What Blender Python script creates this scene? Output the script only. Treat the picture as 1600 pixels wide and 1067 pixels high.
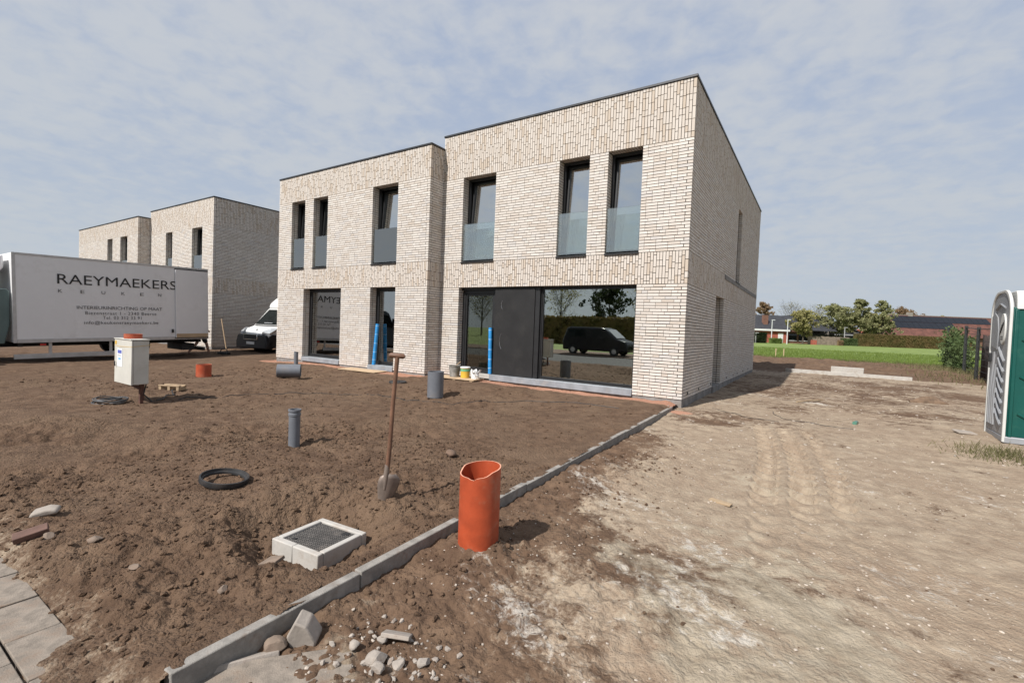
import bpy, bmesh, math, random
import numpy as np
from mathutils import Vector, Matrix

random.seed(7)
rng = np.random.default_rng(7)
D = bpy.data
for o in list(D.objects):
    D.objects.remove(o)
scene = bpy.context.scene
COL = scene.collection
rad = math.radians

# ------------------------------------------------------------------ camera
cam_d = D.cameras.new('Camera')
cam = D.objects.new('Camera', cam_d)
COL.objects.link(cam)
YAW, PITCH, ROLL = rad(33.107), rad(-1.654), rad(-2.1835)
fwd = Vector((-math.sin(YAW) * math.cos(PITCH), math.cos(YAW) * math.cos(PITCH), math.sin(PITCH)))
rgt = Vector((math.cos(YAW), math.sin(YAW), 0))
upv = rgt.cross(fwd)
r2 = rgt * math.cos(ROLL) - upv * math.sin(ROLL)
u2 = upv * math.cos(ROLL) + rgt * math.sin(ROLL)
CAM = Vector((2.3386, -10.0388, 1.3539))
cam.matrix_world = Matrix(((r2.x, u2.x, -fwd.x, CAM.x), (r2.y, u2.y, -fwd.y, CAM.y), (r2.z, u2.z, -fwd.z, CAM.z), (0, 0, 0, 1)))
cam_d.sensor_width = 36
cam_d.lens = 36 * 739.44 / 1600
cam_d.clip_start = 0.05
cam_d.clip_end = 3000
scene.camera = cam

# ------------------------------------------------------------------ light
SUN_EL, SUN_AZ = rad(46), rad(12)      # sun stands behind the street, a little to the left
S = Vector((-math.sin(SUN_AZ) * math.cos(SUN_EL), -math.cos(SUN_AZ) * math.cos(SUN_EL), math.sin(SUN_EL)))
sun_d = D.lights.new('Sun', 'SUN')
sun_d.energy = 5.0
sun_d.angle = rad(0.6)
sun_d.color = (1.0, 0.965, 0.925)
sun = D.objects.new('Sun', sun_d)
sun.rotation_euler = S.to_track_quat('Z', 'Y').to_euler()
sun.location = (-10, -30, 30)
COL.objects.link(sun)

world = D.worlds.new('World')
scene.world = world
world.use_nodes = True
wn, wl = world.node_tree.nodes, world.node_tree.links
for n in list(wn):
    wn.remove(n)
wout = wn.new('ShaderNodeOutputWorld')
wbg = wn.new('ShaderNodeBackground')
wbg.inputs['Strength'].default_value = 0.072
sky = wn.new('ShaderNodeTexSky')
sky.sky_type = 'NISHITA'
sky.sun_disc = False
sky.sun_elevation = SUN_EL
sky.sun_rotation = rad(192)
sky.air_density = 1.0
sky.dust_density = 0.4
sky.ozone_density = 1.2
tc = wn.new('ShaderNodeTexCoord')
sep = wn.new('ShaderNodeSeparateXYZ')
wl.new(tc.outputs['Generated'], sep.inputs[0])
def wmath(op, a, b=None, c=None):
    m = wn.new('ShaderNodeMath'); m.operation = op
    for i, v in enumerate((a, b, c)):
        if v is None: continue
        if hasattr(v, 'is_linked'): wl.new(v, m.inputs[i])
        else: m.inputs[i].default_value = v
    return m.outputs[0]
zz = wmath('ADD', wmath('MAXIMUM', sep.outputs[2], 0.0), 0.16)
comb = wn.new('ShaderNodeCombineXYZ')
wl.new(wmath('DIVIDE', sep.outputs[0], zz), comb.inputs[0])
wl.new(wmath('DIVIDE', sep.outputs[1], zz), comb.inputs[1])
def wnoise(scale, detail, rough, dist=0.0):
    n = wn.new('ShaderNodeTexNoise')
    n.inputs['Scale'].default_value = scale
    n.inputs['Detail'].default_value = detail
    n.inputs['Roughness'].default_value = rough
    n.inputs['Distortion'].default_value = dist
    wl.new(comb.outputs[0], n.inputs['Vector'])
    return n.outputs['Fac']
n1 = wnoise(1.1, 5, 0.5, 0.3)          # broad banks
n2 = wnoise(10.5, 7, 0.55, 0.25)        # small cloudlets
n3 = wnoise(3.4, 6, 0.55, 0.2)
cl = wmath('ADD', wmath('ADD', wmath('MULTIPLY', n1, 0.75), wmath('MULTIPLY', n2, 0.7)), wmath('MULTIPLY', n3, 0.5))
mr = wn.new('ShaderNodeMapRange')
mr.interpolation_type = 'SMOOTHSTEP'
mr.inputs['From Min'].default_value = 0.72
mr.inputs['From Max'].default_value = 1.16
mr.inputs['To Min'].default_value = 0.2
mr.inputs['To Max'].default_value = 0.95
wl.new(cl, mr.inputs['Value'])
mix = wn.new('ShaderNodeMix'); mix.data_type = 'RGBA'
wl.new(mr.outputs[0], mix.inputs['Factor'])
base = wn.new('ShaderNodeMix'); base.data_type = 'RGBA'
base.inputs['Factor'].default_value = 0.8
wl.new(sky.outputs[0], base.inputs['A'])
base.inputs['B'].default_value = (3.9, 5.0, 7.4, 1)     # thin haze over the blue
wl.new(base.outputs['Result'], mix.inputs['A'])
mix.inputs['B'].default_value = (6.2, 6.5, 7.05, 1)
# pale veil of thin high cloud, thicker towards the horizon
veil = wn.new('ShaderNodeMix'); veil.data_type = 'RGBA'
vf = wmath('POWER', wmath('SUBTRACT', 1.0, wmath('MAXIMUM', sep.outputs[2], 0.0)), 2.4)
wl.new(wmath('MULTIPLY', vf, 0.92), veil.inputs['Factor'])
wl.new(mix.outputs['Result'], veil.inputs['A'])
veil.inputs['B'].default_value = (5.6, 6.2, 6.8, 1)
wl.new(veil.outputs['Result'], wbg.inputs['Color'])
wl.new(wbg.outputs[0], wout.inputs[0])

scene.view_settings.view_transform = 'Standard'
scene.view_settings.look = 'None'
scene.view_settings.gamma = 1.0
scene.view_settings.use_curve_mapping = False
scene.view_settings.exposure = 0.35
scene.render.resolution_x, scene.render.resolution_y = 1024, 682

# ------------------------------------------------------------------ materials
def new_mat(name):
    m = D.materials.new(name); m.use_nodes = True
    nt = m.node_tree
    b = nt.nodes['Principled BSDF']
    return m, nt, b
def nd(nt, t, **kw):
    n = nt.nodes.new(t)
    for k, v in kw.items(): setattr(n, k, v)
    return n
def noise(nt, vec, scale, detail=4, rough=0.55, dist=0.0):
    n = nd(nt, 'ShaderNodeTexNoise')
    n.inputs['Scale'].default_value = scale; n.inputs['Detail'].default_value = detail
    n.inputs['Roughness'].default_value = rough; n.inputs['Distortion'].default_value = dist
    if vec is not None: nt.links.new(vec, n.inputs['Vector'])
    return n.outputs['Fac']
ALB = 0.85      # overall reflectance level of the palette
def mixc(nt, fac, a, b):
    n = nd(nt, 'ShaderNodeMix', data_type='RGBA')
    for s, v in (('Factor', fac), ('A', a), ('B', b)):
        if hasattr(v, 'is_linked'): nt.links.new(v, n.inputs[s])
        elif s == 'Factor': n.inputs[s].default_value = v
        else: n.inputs[s].default_value = (*[q * ALB for q in v], 1)
    return n.outputs['Result']
def mth(nt, op, a, b=None):
    n = nd(nt, 'ShaderNodeMath', operation=op)
    for i, v in enumerate((a, b)):
        if v is None: continue
        if hasattr(v, 'is_linked'): nt.links.new(v, n.inputs[i])
        else: n.inputs[i].default_value = v
    return n.outputs[0]
def ramp(nt, v, lo, hi, a=0.0, b=1.0):
    n = nd(nt, 'ShaderNodeMapRange', interpolation_type='SMOOTHSTEP')
    nt.links.new(v, n.inputs['Value'])
    n.inputs['From Min'].default_value = lo; n.inputs['From Max'].default_value = hi
    n.inputs['To Min'].default_value = a; n.inputs['To Max'].default_value = b
    return n.outputs[0]
def bump(nt, b, h, strength, dist=0.01):
    n = nd(nt, 'ShaderNodeBump')
    n.inputs['Strength'].default_value = strength; n.inputs['Distance'].default_value = dist
    nt.links.new(h, n.inputs['Height']); nt.links.new(n.outputs[0], b.inputs['Normal'])
def pmat(name, col, rough=0.7, var=0.2, scale=6.0, bmp=0.15, bscale=80.0, metal=0.0, dirt=None, dirt_amt=0.35, bdist=0.004, spec=0.5):
    m, nt, b = new_mat(name)
    v = nd(nt, 'ShaderNodeTexCoord').outputs['Object']
    n = noise(nt, v, scale, 6, 0.6)
    lo = tuple(max(0, c * (1 - var)) for c in col); hi = tuple(min(1, c * (1 + var)) for c in col)
    c = mixc(nt, ramp(nt, n, 0.3, 0.7), lo, hi)
    if dirt:
        c = mixc(nt, ramp(nt, noise(nt, v, scale * 0.45 + 0.7, 8, 0.68), 0.5, 0.72, 0, dirt_amt), c, dirt)
    nt.links.new(c, b.inputs['Base Color'])
    b.inputs['Roughness'].default_value = rough
    b.inputs['Metallic'].default_value = metal
    b.inputs['Specular IOR Level'].default_value = spec
    if bmp: bump(nt, b, noise(nt, v, bscale, 5, 0.6), bmp, bdist)
    return m

def brick_mat():
    m, nt, b = new_mat('brick_glaze')
    v = nd(nt, 'ShaderNodeTexCoord').outputs['Object']
    at = nd(nt, 'ShaderNodeAttribute', attribute_name='bc')
    cr = nd(nt, 'ShaderNodeValToRGB')
    e = cr.color_ramp.elements
    e[0].position = 0.0; e[0].color = (0.46, 0.385, 0.31, 1)
    e[1].position = 1.0; e[1].color = (0.61, 0.572, 0.525, 1)
    for p, c in ((0.05, (0.46, 0.385, 0.31)), (0.12, (0.505, 0.445, 0.385)), (0.45, (0.55, 0.50, 0.447)), (0.7, (0.585, 0.54, 0.49)), (0.84, (0.50, 0.47, 0.442)), (0.9, (0.585, 0.54, 0.485))):
        q = e.new(p); q.color = (*c, 1)
    nt.links.new(at.outputs['Fac'], cr.inputs['Fac'])
    n = noise(nt, v, 14, 6, 0.65)
    c = mixc(nt, ramp(nt, n, 0.45, 0.75, 0, 0.35), cr.outputs['Color'], (0.55, 0.49, 0.44))
    broad = noise(nt, v, 0.55, 4, 0.6)
    c = mixc(nt, ramp(nt, broad, 0.5, 0.8, 0, 0.16), c, (0.56, 0.46, 0.38))
    spots = noise(nt, v, 95, 3, 0.6)
    c = mixc(nt, ramp(nt, spots, 0.66, 0.74, 0, 0.55), c, (0.25, 0.21, 0.18))
    nt.links.new(c, b.inputs['Base Color'])
    b.inputs['Roughness'].default_value = 0.85
    bump(nt, b, noise(nt, v, 60, 6, 0.7), 0.35, 0.006)
    return m
def glass_mat(name, tint, refl, rough=0.0):
    m, nt, b = new_mat(name)
    nt.nodes.remove(b)
    out = nt.nodes['Material Output']
    tr = nd(nt, 'ShaderNodeBsdfTransparent'); tr.inputs['Color'].default_value = (*tint, 1)
    gl = nd(nt, 'ShaderNodeBsdfGlossy'); gl.inputs['Roughness'].default_value = rough
    gl.inputs['Color'].default_value = (0.96, 0.97, 0.94, 1)
    fr = nd(nt, 'ShaderNodeFresnel'); fr.inputs['IOR'].default_value = 1.5
    f = mth(nt, 'MINIMUM', mth(nt, 'ADD', mth(nt, 'MULTIPLY', fr.outputs[0], 1.3), refl), 1.0)
    mx = nd(nt, 'ShaderNodeMixShader')
    nt.links.new(f, mx.inputs[0]); nt.links.new(tr.outputs[0], mx.inputs[1]); nt.links.new(gl.outputs[0], mx.inputs[2])
    nt.links.new(mx.outputs[0], out.inputs[0])
    return m

M = {}
M['brick'] = brick_mat()
M['mortar'] = pmat('mortar', (0.05, 0.04, 0.035), 0.95, 0.25, 30, 0.4, 200)
M['render_wall'] = pmat('grey_masonry', (0.42, 0.37, 0.33), 0.9, 0.15, 3)
M['plinth'] = pmat('cement_plinth', (0.23, 0.22, 0.21), 0.9, 0.25, 4, 0.35, 40, dirt=(0.17, 0.13, 0.10), dirt_amt=0.7)
M['coping'] = pmat('coping_metal', (0.045, 0.046, 0.05), 0.4, 0.15, 3, 0.05, metal=0.3)
M['frame'] = pmat('window_frame_black', (0.016, 0.016, 0.017), 0.45, 0.2, 5, 0.05)
M['panel'] = pmat('door_panel_anthracite', (0.019, 0.0185, 0.019), 0.6, 0.15, 2.5, 0.05, dirt=(0.045, 0.042, 0.038), dirt_amt=0.35, spec=0.3)
M['glass'] = glass_mat('window_glass', (0.68, 0.74, 0.64), 0.36)
M['glass_door'] = glass_mat('door_glass', (0.80, 0.82, 0.76), 0.04)
M['glass_up'] = glass_mat('upper_window_glass', (0.45, 0.5, 0.5), 0.62)
M['glass_bal'] = glass_mat('balustrade_glass', (0.88, 0.93, 0.91), 0.24)
M['bluestone'] = pmat('bluestone_sill', (0.27, 0.29, 0.315), 0.6, 0.15, 5, 0.15, 60, dirt=(0.34, 0.31, 0.28), dirt_amt=0.5)
M['inside'] = pmat('interior_plaster', (0.46, 0.40, 0.31), 0.9, 0.08, 1.5)
M['inside_floor'] = pmat('interior_floor_sheet', (0.46, 0.50, 0.36), 0.8, 0.12, 3, dirt=(0.55, 0.44, 0.2), dirt_amt=0.5)
M['concrete'] = pmat('kerb_concrete', (0.275, 0.255, 0.228), 0.93, 0.25, 9, 0.7, 110, dirt=(0.185, 0.13, 0.095), dirt_amt=0.9)
M['concrete_new'] = pmat('pale_concrete', (0.47, 0.445, 0.405), 0.85, 0.08, 9, 0.3, 90, dirt=(0.30, 0.235, 0.18), dirt_amt=0.6)
M['paving'] = pmat('paving_concrete', (0.25, 0.21, 0.17), 0.95, 0.28, 14, 0.9, 130, dirt=(0.19, 0.13, 0.09), dirt_amt=0.95)
M['orange'] = pmat('orange_pvc', (0.41, 0.068, 0.023), 0.5, 0.14, 9, 0.1, 60, dirt=(0.40, 0.17, 0.10), dirt_amt=0.8)
M['orange_cut'] = pmat('orange_pvc_cut_edge', (0.75, 0.36, 0.24), 0.6, 0.1)
M['greypvc'] = pmat('grey_pvc', (0.155, 0.165, 0.185), 0.45, 0.1, 5, 0.06, 30, dirt=(0.22, 0.18, 0.15), dirt_amt=0.5)
M['rubber'] = pmat('black_rubber', (0.022, 0.022, 0.023), 0.6, 0.2, 8, 0.2, dirt=(0.12, 0.09, 0.07), dirt_amt=0.4)
M['tread'] = pmat('pale_tread', (0.16, 0.145, 0.13), 0.55, 0.3, 12, 0.2, 90)  # paler tone than the lid plate, sets off the chequer pattern
M['lid'] = pmat('cast_iron_lid', (0.022, 0.021, 0.02), 0.7, 0.3, 12, 0.4, 90, dirt=(0.12, 0.085, 0.065), dirt_amt=0.6)
M['wood'] = pmat('weathered_wood', (0.40, 0.29, 0.18), 0.85, 0.2, 6, 0.4, 60, dirt=(0.2, 0.15, 0.11))
M['handle'] = pmat('shovel_handle_wood', (0.17, 0.085, 0.05), 0.6, 0.3, 12, 0.3, 60)
M['blade'] = pmat('worn_steel', (0.27, 0.215, 0.18), 0.5, 0.2, 10, 0.2, 60, metal=0.4, dirt=(0.22, 0.13, 0.09), dirt_amt=0.7)
M['rust'] = pmat('rusty_steel', (0.11, 0.05, 0.035), 0.85, 0.4, 12, 0.4, 70)
M['cabinet'] = pmat('cabinet_paint', (0.60, 0.58, 0.52), 0.6, 0.06, 3, 0.1, 40, dirt=(0.42, 0.37, 0.28), dirt_amt=0.55)
M['paper'] = pmat('paper_sticker', (0.75, 0.77, 0.80), 0.7, 0.05, 5, 0)
M['ink_blue'] = pmat('blue_print', (0.10, 0.13, 0.45), 0.7, 0.1, 5, 0)
M['ink_cyan'] = pmat('cyan_print', (0.15, 0.45, 0.75), 0.7, 0.1, 5, 0)
M['truck'] = pmat('truck_panel_white', (0.82, 0.815, 0.815), 0.45, 0.03, 1.2, 0.02, 4, dirt=(0.52, 0.49, 0.46), dirt_amt=0.35)
M['alu'] = pmat('aluminium_rail', (0.52, 0.51, 0.50), 0.45, 0.1, 5, 0.05, metal=0.4)
M['letter'] = pmat('black_lettering', (0.018, 0.017, 0.018), 0.6, 0.1, 5, 0)
M['letter_grey'] = pmat('grey_lettering', (0.10, 0.095, 0.095), 0.6, 0.1, 5, 0)
M['chassis'] = pmat('chassis_black', (0.02, 0.02, 0.02), 0.7, 0.3, 6)
M['cabpaint'] = pmat('cab_blue_grey', (0.03, 0.042, 0.05), 0.35, 0.08, 2, 0.02, 5)
M['cab_fairing'] = pmat('cab_side_fairing_green_grey', (0.10, 0.15, 0.145), 0.4, 0.08, 2, 0.02, 5)
M['darkglass'] = pmat('dark_vehicle_glass', (0.012, 0.016, 0.016), 0.06, 0.1, 3, 0)
M['vanwhite'] = pmat('van_paint_white', (0.78, 0.78, 0.76), 0.28, 0.02, 1, 0.0, dirt=(0.6, 0.57, 0.53), dirt_amt=0.25)
M['blackplastic'] = pmat('black_plastic', (0.02, 0.02, 0.022), 0.55, 0.2, 8, 0.1)
M['chrome'] = pmat('chrome_trim', (0.65, 0.65, 0.66), 0.2, 0.05, 3, 0, metal=0.9)
M['lamp'] = pmat('headlight_lens', (0.55, 0.57, 0.58), 0.12, 0.15, 30, 0.1, metal=0.3)
M['tyre'] = pmat('tyre_rubber', (0.018, 0.018, 0.018), 0.85, 0.2, 8)
M['darkcar'] = pmat('dark_car_paint', (0.012, 0.013, 0.016), 0.2, 0.1, 2, 0)
M['blue'] = pmat('blue_film_roll', (0.03, 0.27, 0.62), 0.4, 0.15, 14, 0.2, 40)
M['bluelight'] = pmat('pale_blue_band', (0.45, 0.66, 0.85), 0.5, 0.1)
M['mortarbucket'] = pmat('mortar_bucket', (0.23, 0.22, 0.20), 0.85, 0.25, 10, 0.4, 50, dirt=(0.42, 0.40, 0.37), dirt_amt=0.7)
M['yellow'] = pmat('yellow_bucket', (0.72, 0.44, 0.05), 0.5, 0.08, 5, 0.05)
M['greenband'] = pmat('green_label', (0.16, 0.42, 0.22), 0.6, 0.15, 20, 0)
M['white'] = pmat('white_plastic', (0.76, 0.76, 0.75), 0.55, 0.05, 6, 0.1, dirt=(0.5, 0.46, 0.42), dirt_amt=0.3)
M['loo_grey'] = pmat('grey_moulded_plastic', (0.30, 0.31, 0.325), 0.5, 0.08, 4, 0.08, 30, dirt=(0.36, 0.33, 0.30), dirt_amt=0.4)
M['loo_green'] = pmat('green_moulded_plastic', (0.001, 0.074, 0.060), 0.42, 0.08, 4, 0.05, 30, dirt=(0.06, 0.17, 0.12), dirt_amt=0.4)
M['loo_white'] = pmat('white_moulded_plastic', (0.62, 0.62, 0.59), 0.5, 0.04, 4, 0.05, dirt=(0.55, 0.52, 0.45), dirt_amt=0.4)
M['skin'] = pmat('skin', (0.48, 0.27, 0.19), 0.6, 0.1, 8, 0.05)
M['cloth_black'] = pmat('black_cloth', (0.018, 0.018, 0.02), 0.9, 0.2, 20, 0.2)
M['cloth_grey'] = pmat('grey_shirt', (0.10, 0.10, 0.11), 0.9, 0.2, 20, 0.2)
M['hair'] = pmat('brown_hair', (0.05, 0.03, 0.02), 0.8, 0.2, 40, 0.3)
M['bark'] = pmat('bark', (0.085, 0.068, 0.052), 0.95, 0.3, 10, 0.5, 40)
M['tile_dark'] = pmat('dark_roof_tile', (0.035, 0.036, 0.042), 0.75, 0.25, 1.5, 0.3, 12)
M['tile_red'] = pmat('red_roof_tile', (0.125, 0.05, 0.036), 0.85, 0.3, 1.2, 0.3, 12)
M['wall_red'] = pmat('red_brick_far', (0.36, 0.10, 0.065), 0.9, 0.15, 3)
M['wall_grey'] = pmat('grey_wall_far', (0.30, 0.27, 0.23), 0.9, 0.12, 2)
M['wall_brown'] = pmat('brown_brick_far', (0.19, 0.095, 0.065), 0.9, 0.2, 3)
M['wall_white'] = pmat('white_wall_far', (0.74, 0.74, 0.72), 0.85, 0.05, 2)
M['solar'] = pmat('solar_panel', (0.008, 0.009, 0.013), 0.3, 0.2, 1, 0)
M['fencewood'] = pmat('fence_board_far', (0.24, 0.19, 0.145), 0.9, 0.25, 2)
M['post'] = pmat('lamp_post_paint', (0.62, 0.63, 0.63), 0.5, 0.05, 4, 0)
M['fence'] = pmat('dark_fence_steel', (0.022, 0.024, 0.023), 0.6, 0.2, 6, 0.1)
M['screen'] = pmat('brown_screen_mesh', (0.062, 0.042, 0.035), 0.9, 0.3, 6, 0.3, 60)
M['fieldstone'] = pmat('field_stone', (0.22, 0.165, 0.125), 0.95, 0.25, 8, 0.5, 70, dirt=(0.14, 0.095, 0.07), dirt_amt=0.8)
M['stone'] = pmat('pale_stone', (0.36, 0.315, 0.27), 0.9, 0.22, 8, 0.5, 70, dirt=(0.24, 0.175, 0.13), dirt_amt=0.7)
M['rubble'] = pmat('mortar_rubble', (0.36, 0.315, 0.27), 0.95, 0.2, 12, 0.6, 60, dirt=(0.22, 0.155, 0.115), dirt_amt=0.9)
M['clod'] = pmat('soil_clod', (0.165, 0.108, 0.076), 0.97, 0.3, 3, 0.6, 70)
M['gravel'] = pmat('pale_grit', (0.42, 0.36, 0.30), 0.95, 0.35, 1.3, 0.5, 60)
M['asphalt'] = pmat('asphalt', (0.055, 0.054, 0.053), 0.9, 0.2, 3, 0.4, 150)
M['cable'] = pmat('black_cable', (0.02, 0.02, 0.021), 0.6, 0.2, 8)
M['cable_grey'] = pmat('grey_conduit', (0.07, 0.07, 0.072), 0.55, 0.2, 8)
M['bottle'] = pmat('green_bottle', (0.10, 0.24, 0.18), 0.2, 0.1, 8)
M['sack'] = pmat('brown_sack', (0.15, 0.098, 0.062), 0.9, 0.35, 5, 0.5, 40)
M['brickred'] = pmat('red_brick_piece', (0.15, 0.085, 0.065), 0.9, 0.2, 10, 0.4, 60)
M['board'] = pmat('plywood_sheet', (0.50, 0.36, 0.225), 0.85, 0.12, 5, 0.2, 60)
M['plastic_red'] = pmat('red_reflector', (0.55, 0.03, 0.02), 0.4, 0.1)

def leaf_mat(name, a, b_):
    m, nt, b = new_mat(name)
    v = nd(nt, 'ShaderNodeTexCoord').outputs['Object']
    c = mixc(nt, ramp(nt, noise(nt, v, 0.8, 3), 0.35, 0.65), a, b_)
    oi = nd(nt, 'ShaderNodeAttribute', attribute_name='bc')
    c = mixc(nt, mth(nt, 'MULTIPLY', oi.outputs['Fac'], 0.3), c, tuple(x * 0.45 for x in a))
    nt.links.new(c, b.inputs['Base Color'])
    b.inputs['Roughness'].default_value = 0.75
    b.inputs['Specular IOR Level'].default_value = 0.25
    tl = nd(nt, 'ShaderNodeBsdfTranslucent'); nt.links.new(c, tl.inputs['Color'])
    mx = nd(nt, 'ShaderNodeMixShader'); mx.inputs[0].default_value = 0.35
    nt.links.new(b.outputs[0], mx.inputs[1]); nt.links.new(tl.outputs[0], mx.inputs[2]); nt.links.new(mx.outputs[0], nt.nodes['Material Output'].inputs[0])
    return m
M['leaf_olive'] = leaf_mat('olive_leaf', (0.33, 0.30, 0.12), (0.44, 0.40, 0.18))
M['leaf_green'] = leaf_mat('green_leaf', (0.27, 0.275, 0.125), (0.38, 0.375, 0.185))
M['leaf_dark'] = leaf_mat('dark_green_leaf', (0.02, 0.035, 0.012), (0.045, 0.062, 0.022))
M['leaf_brown'] = leaf_mat('bronze_leaf', (0.28, 0.185, 0.10), (0.38, 0.27, 0.155))
M['leaf_hedge'] = leaf_mat('hedge_leaf', (0.15, 0.13, 0.045), (0.23, 0.165, 0.07))
M['leaf_ivy'] = leaf_mat('ivy_leaf', (0.08, 0.125, 0.042), (0.155, 0.205, 0.08))
M['leaf_bright'] = leaf_mat('bright_green_leaf', (0.13, 0.20, 0.045), (0.20, 0.27, 0.07))
M['grass'] = leaf_mat('grass_blade', (0.15, 0.215, 0.04), (0.23, 0.30, 0.07))
M['grass_dry'] = leaf_mat('dry_grass_blade', (0.17, 0.165, 0.07), (0.27, 0.235, 0.12))

def field_mat():
    m, nt, b = new_mat('meadow')
    v = nd(nt, 'ShaderNodeTexCoord').outputs['Object']
    c = mixc(nt, ramp(nt, noise(nt, v, 0.25, 6, 0.6), 0.35, 0.7), (0.15, 0.21, 0.04), (0.235, 0.30, 0.075))
    c = mixc(nt, ramp(nt, noise(nt, v, 9, 5, 0.7), 0.45, 0.75, 0, 0.6), c, (0.10, 0.15, 0.03))
    nt.links.new(c, b.inputs['Base Color']); b.inputs['Roughness'].default_value = 0.9
    bump(nt, b, noise(nt, v, 14, 5, 0.7), 0.8, 0.08)
    return m
M['field'] = field_mat()

def soil_mat(name, plot):
    """earth: attributes carry where sand/lime/brick grit lies (a property of the ground itself)"""
    m, nt, b = new_mat(name)
    v = nd(nt, 'ShaderNodeTexCoord').outputs['Object']
    g = lambda a: nd(nt, 'ShaderNodeAttribute', attribute_name=a).outputs['Fac']
    n_big = noise(nt, v, 1.1, 6, 0.6)
    n_mid = noise(nt, v, 5.5, 8, 0.65)
    n_fine = noise(nt, v, 38, 6, 0.7)
    brown = mixc(nt, ramp(nt, n_mid, 0.3, 0.72), (0.098, 0.059, 0.037), (0.178, 0.113, 0.072))
    brown = mixc(nt, ramp(nt, n_big, 0.42, 0.72, 0, 0.55), brown, (0.205, 0.138, 0.090))
    brown = mixc(nt, ramp(nt, n_fine, 0.56, 0.76, 0, 0.55), brown, (0.225, 0.157, 0.107))
    sand = mixc(nt, ramp(nt, n_mid, 0.3, 0.7), (0.255, 0.192, 0.136), (0.40, 0.32, 0.232))
    sand = mixc(nt, ramp(nt, n_big, 0.35, 0.7, 0, 0.6), sand, (0.295, 0.215, 0.15))
    sand = mixc(nt, ramp(nt, n_fine, 0.5, 0.75, 0, 0.5), sand, (0.45, 0.385, 0.30))
    clay = mixc(nt, ramp(nt, n_mid, 0.35, 0.7), (0.30, 0.255, 0.185), (0.41, 0.355, 0.27))
    pf = mth(nt, 'ADD', g('pale'), mth(nt, 'MULTIPLY', mth(nt, 'SUBTRACT', n_mid, 0.5), 1.1))
    pf = mth(nt, 'ADD', pf, mth(nt, 'MULTIPLY', mth(nt, 'SUBTRACT', n_fine, 0.5), 0.7))
    c = mixc(nt, ramp(nt, pf, 0.33, 0.67), brown, sand)
    cf = mth(nt, 'ADD', g('clay'), mth(nt, 'MULTIPLY', mth(nt, 'SUBTRACT', n_mid, 0.5), 0.9))
    c = mixc(nt, ramp(nt, cf, 0.45, 0.7, 0, 0.7), c, clay)
    lf = mth(nt, 'ADD', g('lime'), mth(nt, 'MULTIPLY', mth(nt, 'SUBTRACT', noise(nt, v, 11, 8, 0.75, 0.6), 0.5), 1.5))
    c = mixc(nt, ramp(nt, lf, 0.56, 0.85, 0, 0.75), c, (0.56, 0.52, 0.46))
    rf = mth(nt, 'ADD', g('red'), mth(nt, 'MULTIPLY', mth(nt, 'SUBTRACT', n_fine, 0.5), 0.6))
    c = mixc(nt, ramp(nt, rf, 0.45, 0.7, 0, 0.9), c, mixc(nt, n_fine, (0.40, 0.17, 0.105), (0.52, 0.31, 0.215)))
    nt.links.new(c, b.inputs['Base Color'])
    b.inputs['Roughness'].default_value = 0.96
    b.inputs['Specular IOR Level'].default_value = 0.2
    h = mth(nt, 'ADD', mth(nt, 'MULTIPLY', noise(nt, v, 55, 6, 0.72), 0.5), mth(nt, 'MULTIPLY', noise(nt, v, 18, 6, 0.65), 0.8))
    for sc_, am_ in ((34.0, 0.55), (80.0, 0.3)):          # loose crumbs
        vo = nd(nt, 'ShaderNodeTexVoronoi'); vo.inputs['Scale'].default_value = sc_; vo.inputs['Randomness'].default_value = 1.0
        vv = nd(nt, 'ShaderNodeVectorMath', operation='ADD'); nt.links.new(v, vv.inputs[0])
        nz = nd(nt, 'ShaderNodeTexNoise'); nz.inputs['Scale'].default_value = 20; nt.links.new(v, nz.inputs['Vector'])
        vs_ = nd(nt, 'ShaderNodeVectorMath', operation='SCALE'); nt.links.new(nz.outputs['Color'], vs_.inputs[0]); vs_.inputs['Scale'].default_value = 0.03
        nt.links.new(vs_.outputs[0], vv.inputs[1]); nt.links.new(vv.outputs[0], vo.inputs['Vector'])
        h = mth(nt, 'SUBTRACT', h, mth(nt, 'MULTIPLY', mth(nt, 'MULTIPLY', vo.outputs['Distance'], am_), ramp(nt, n_big, 0.3, 0.6, 0.35, 1.0)))
    bump(nt, b, h, 0.9 if plot else 0.75, 0.03 if plot else 0.022)
    return m
M['soil'] = soil_mat('brown_topsoil', True)
M['drive'] = soil_mat('sandy_site_ground', False)

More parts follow.
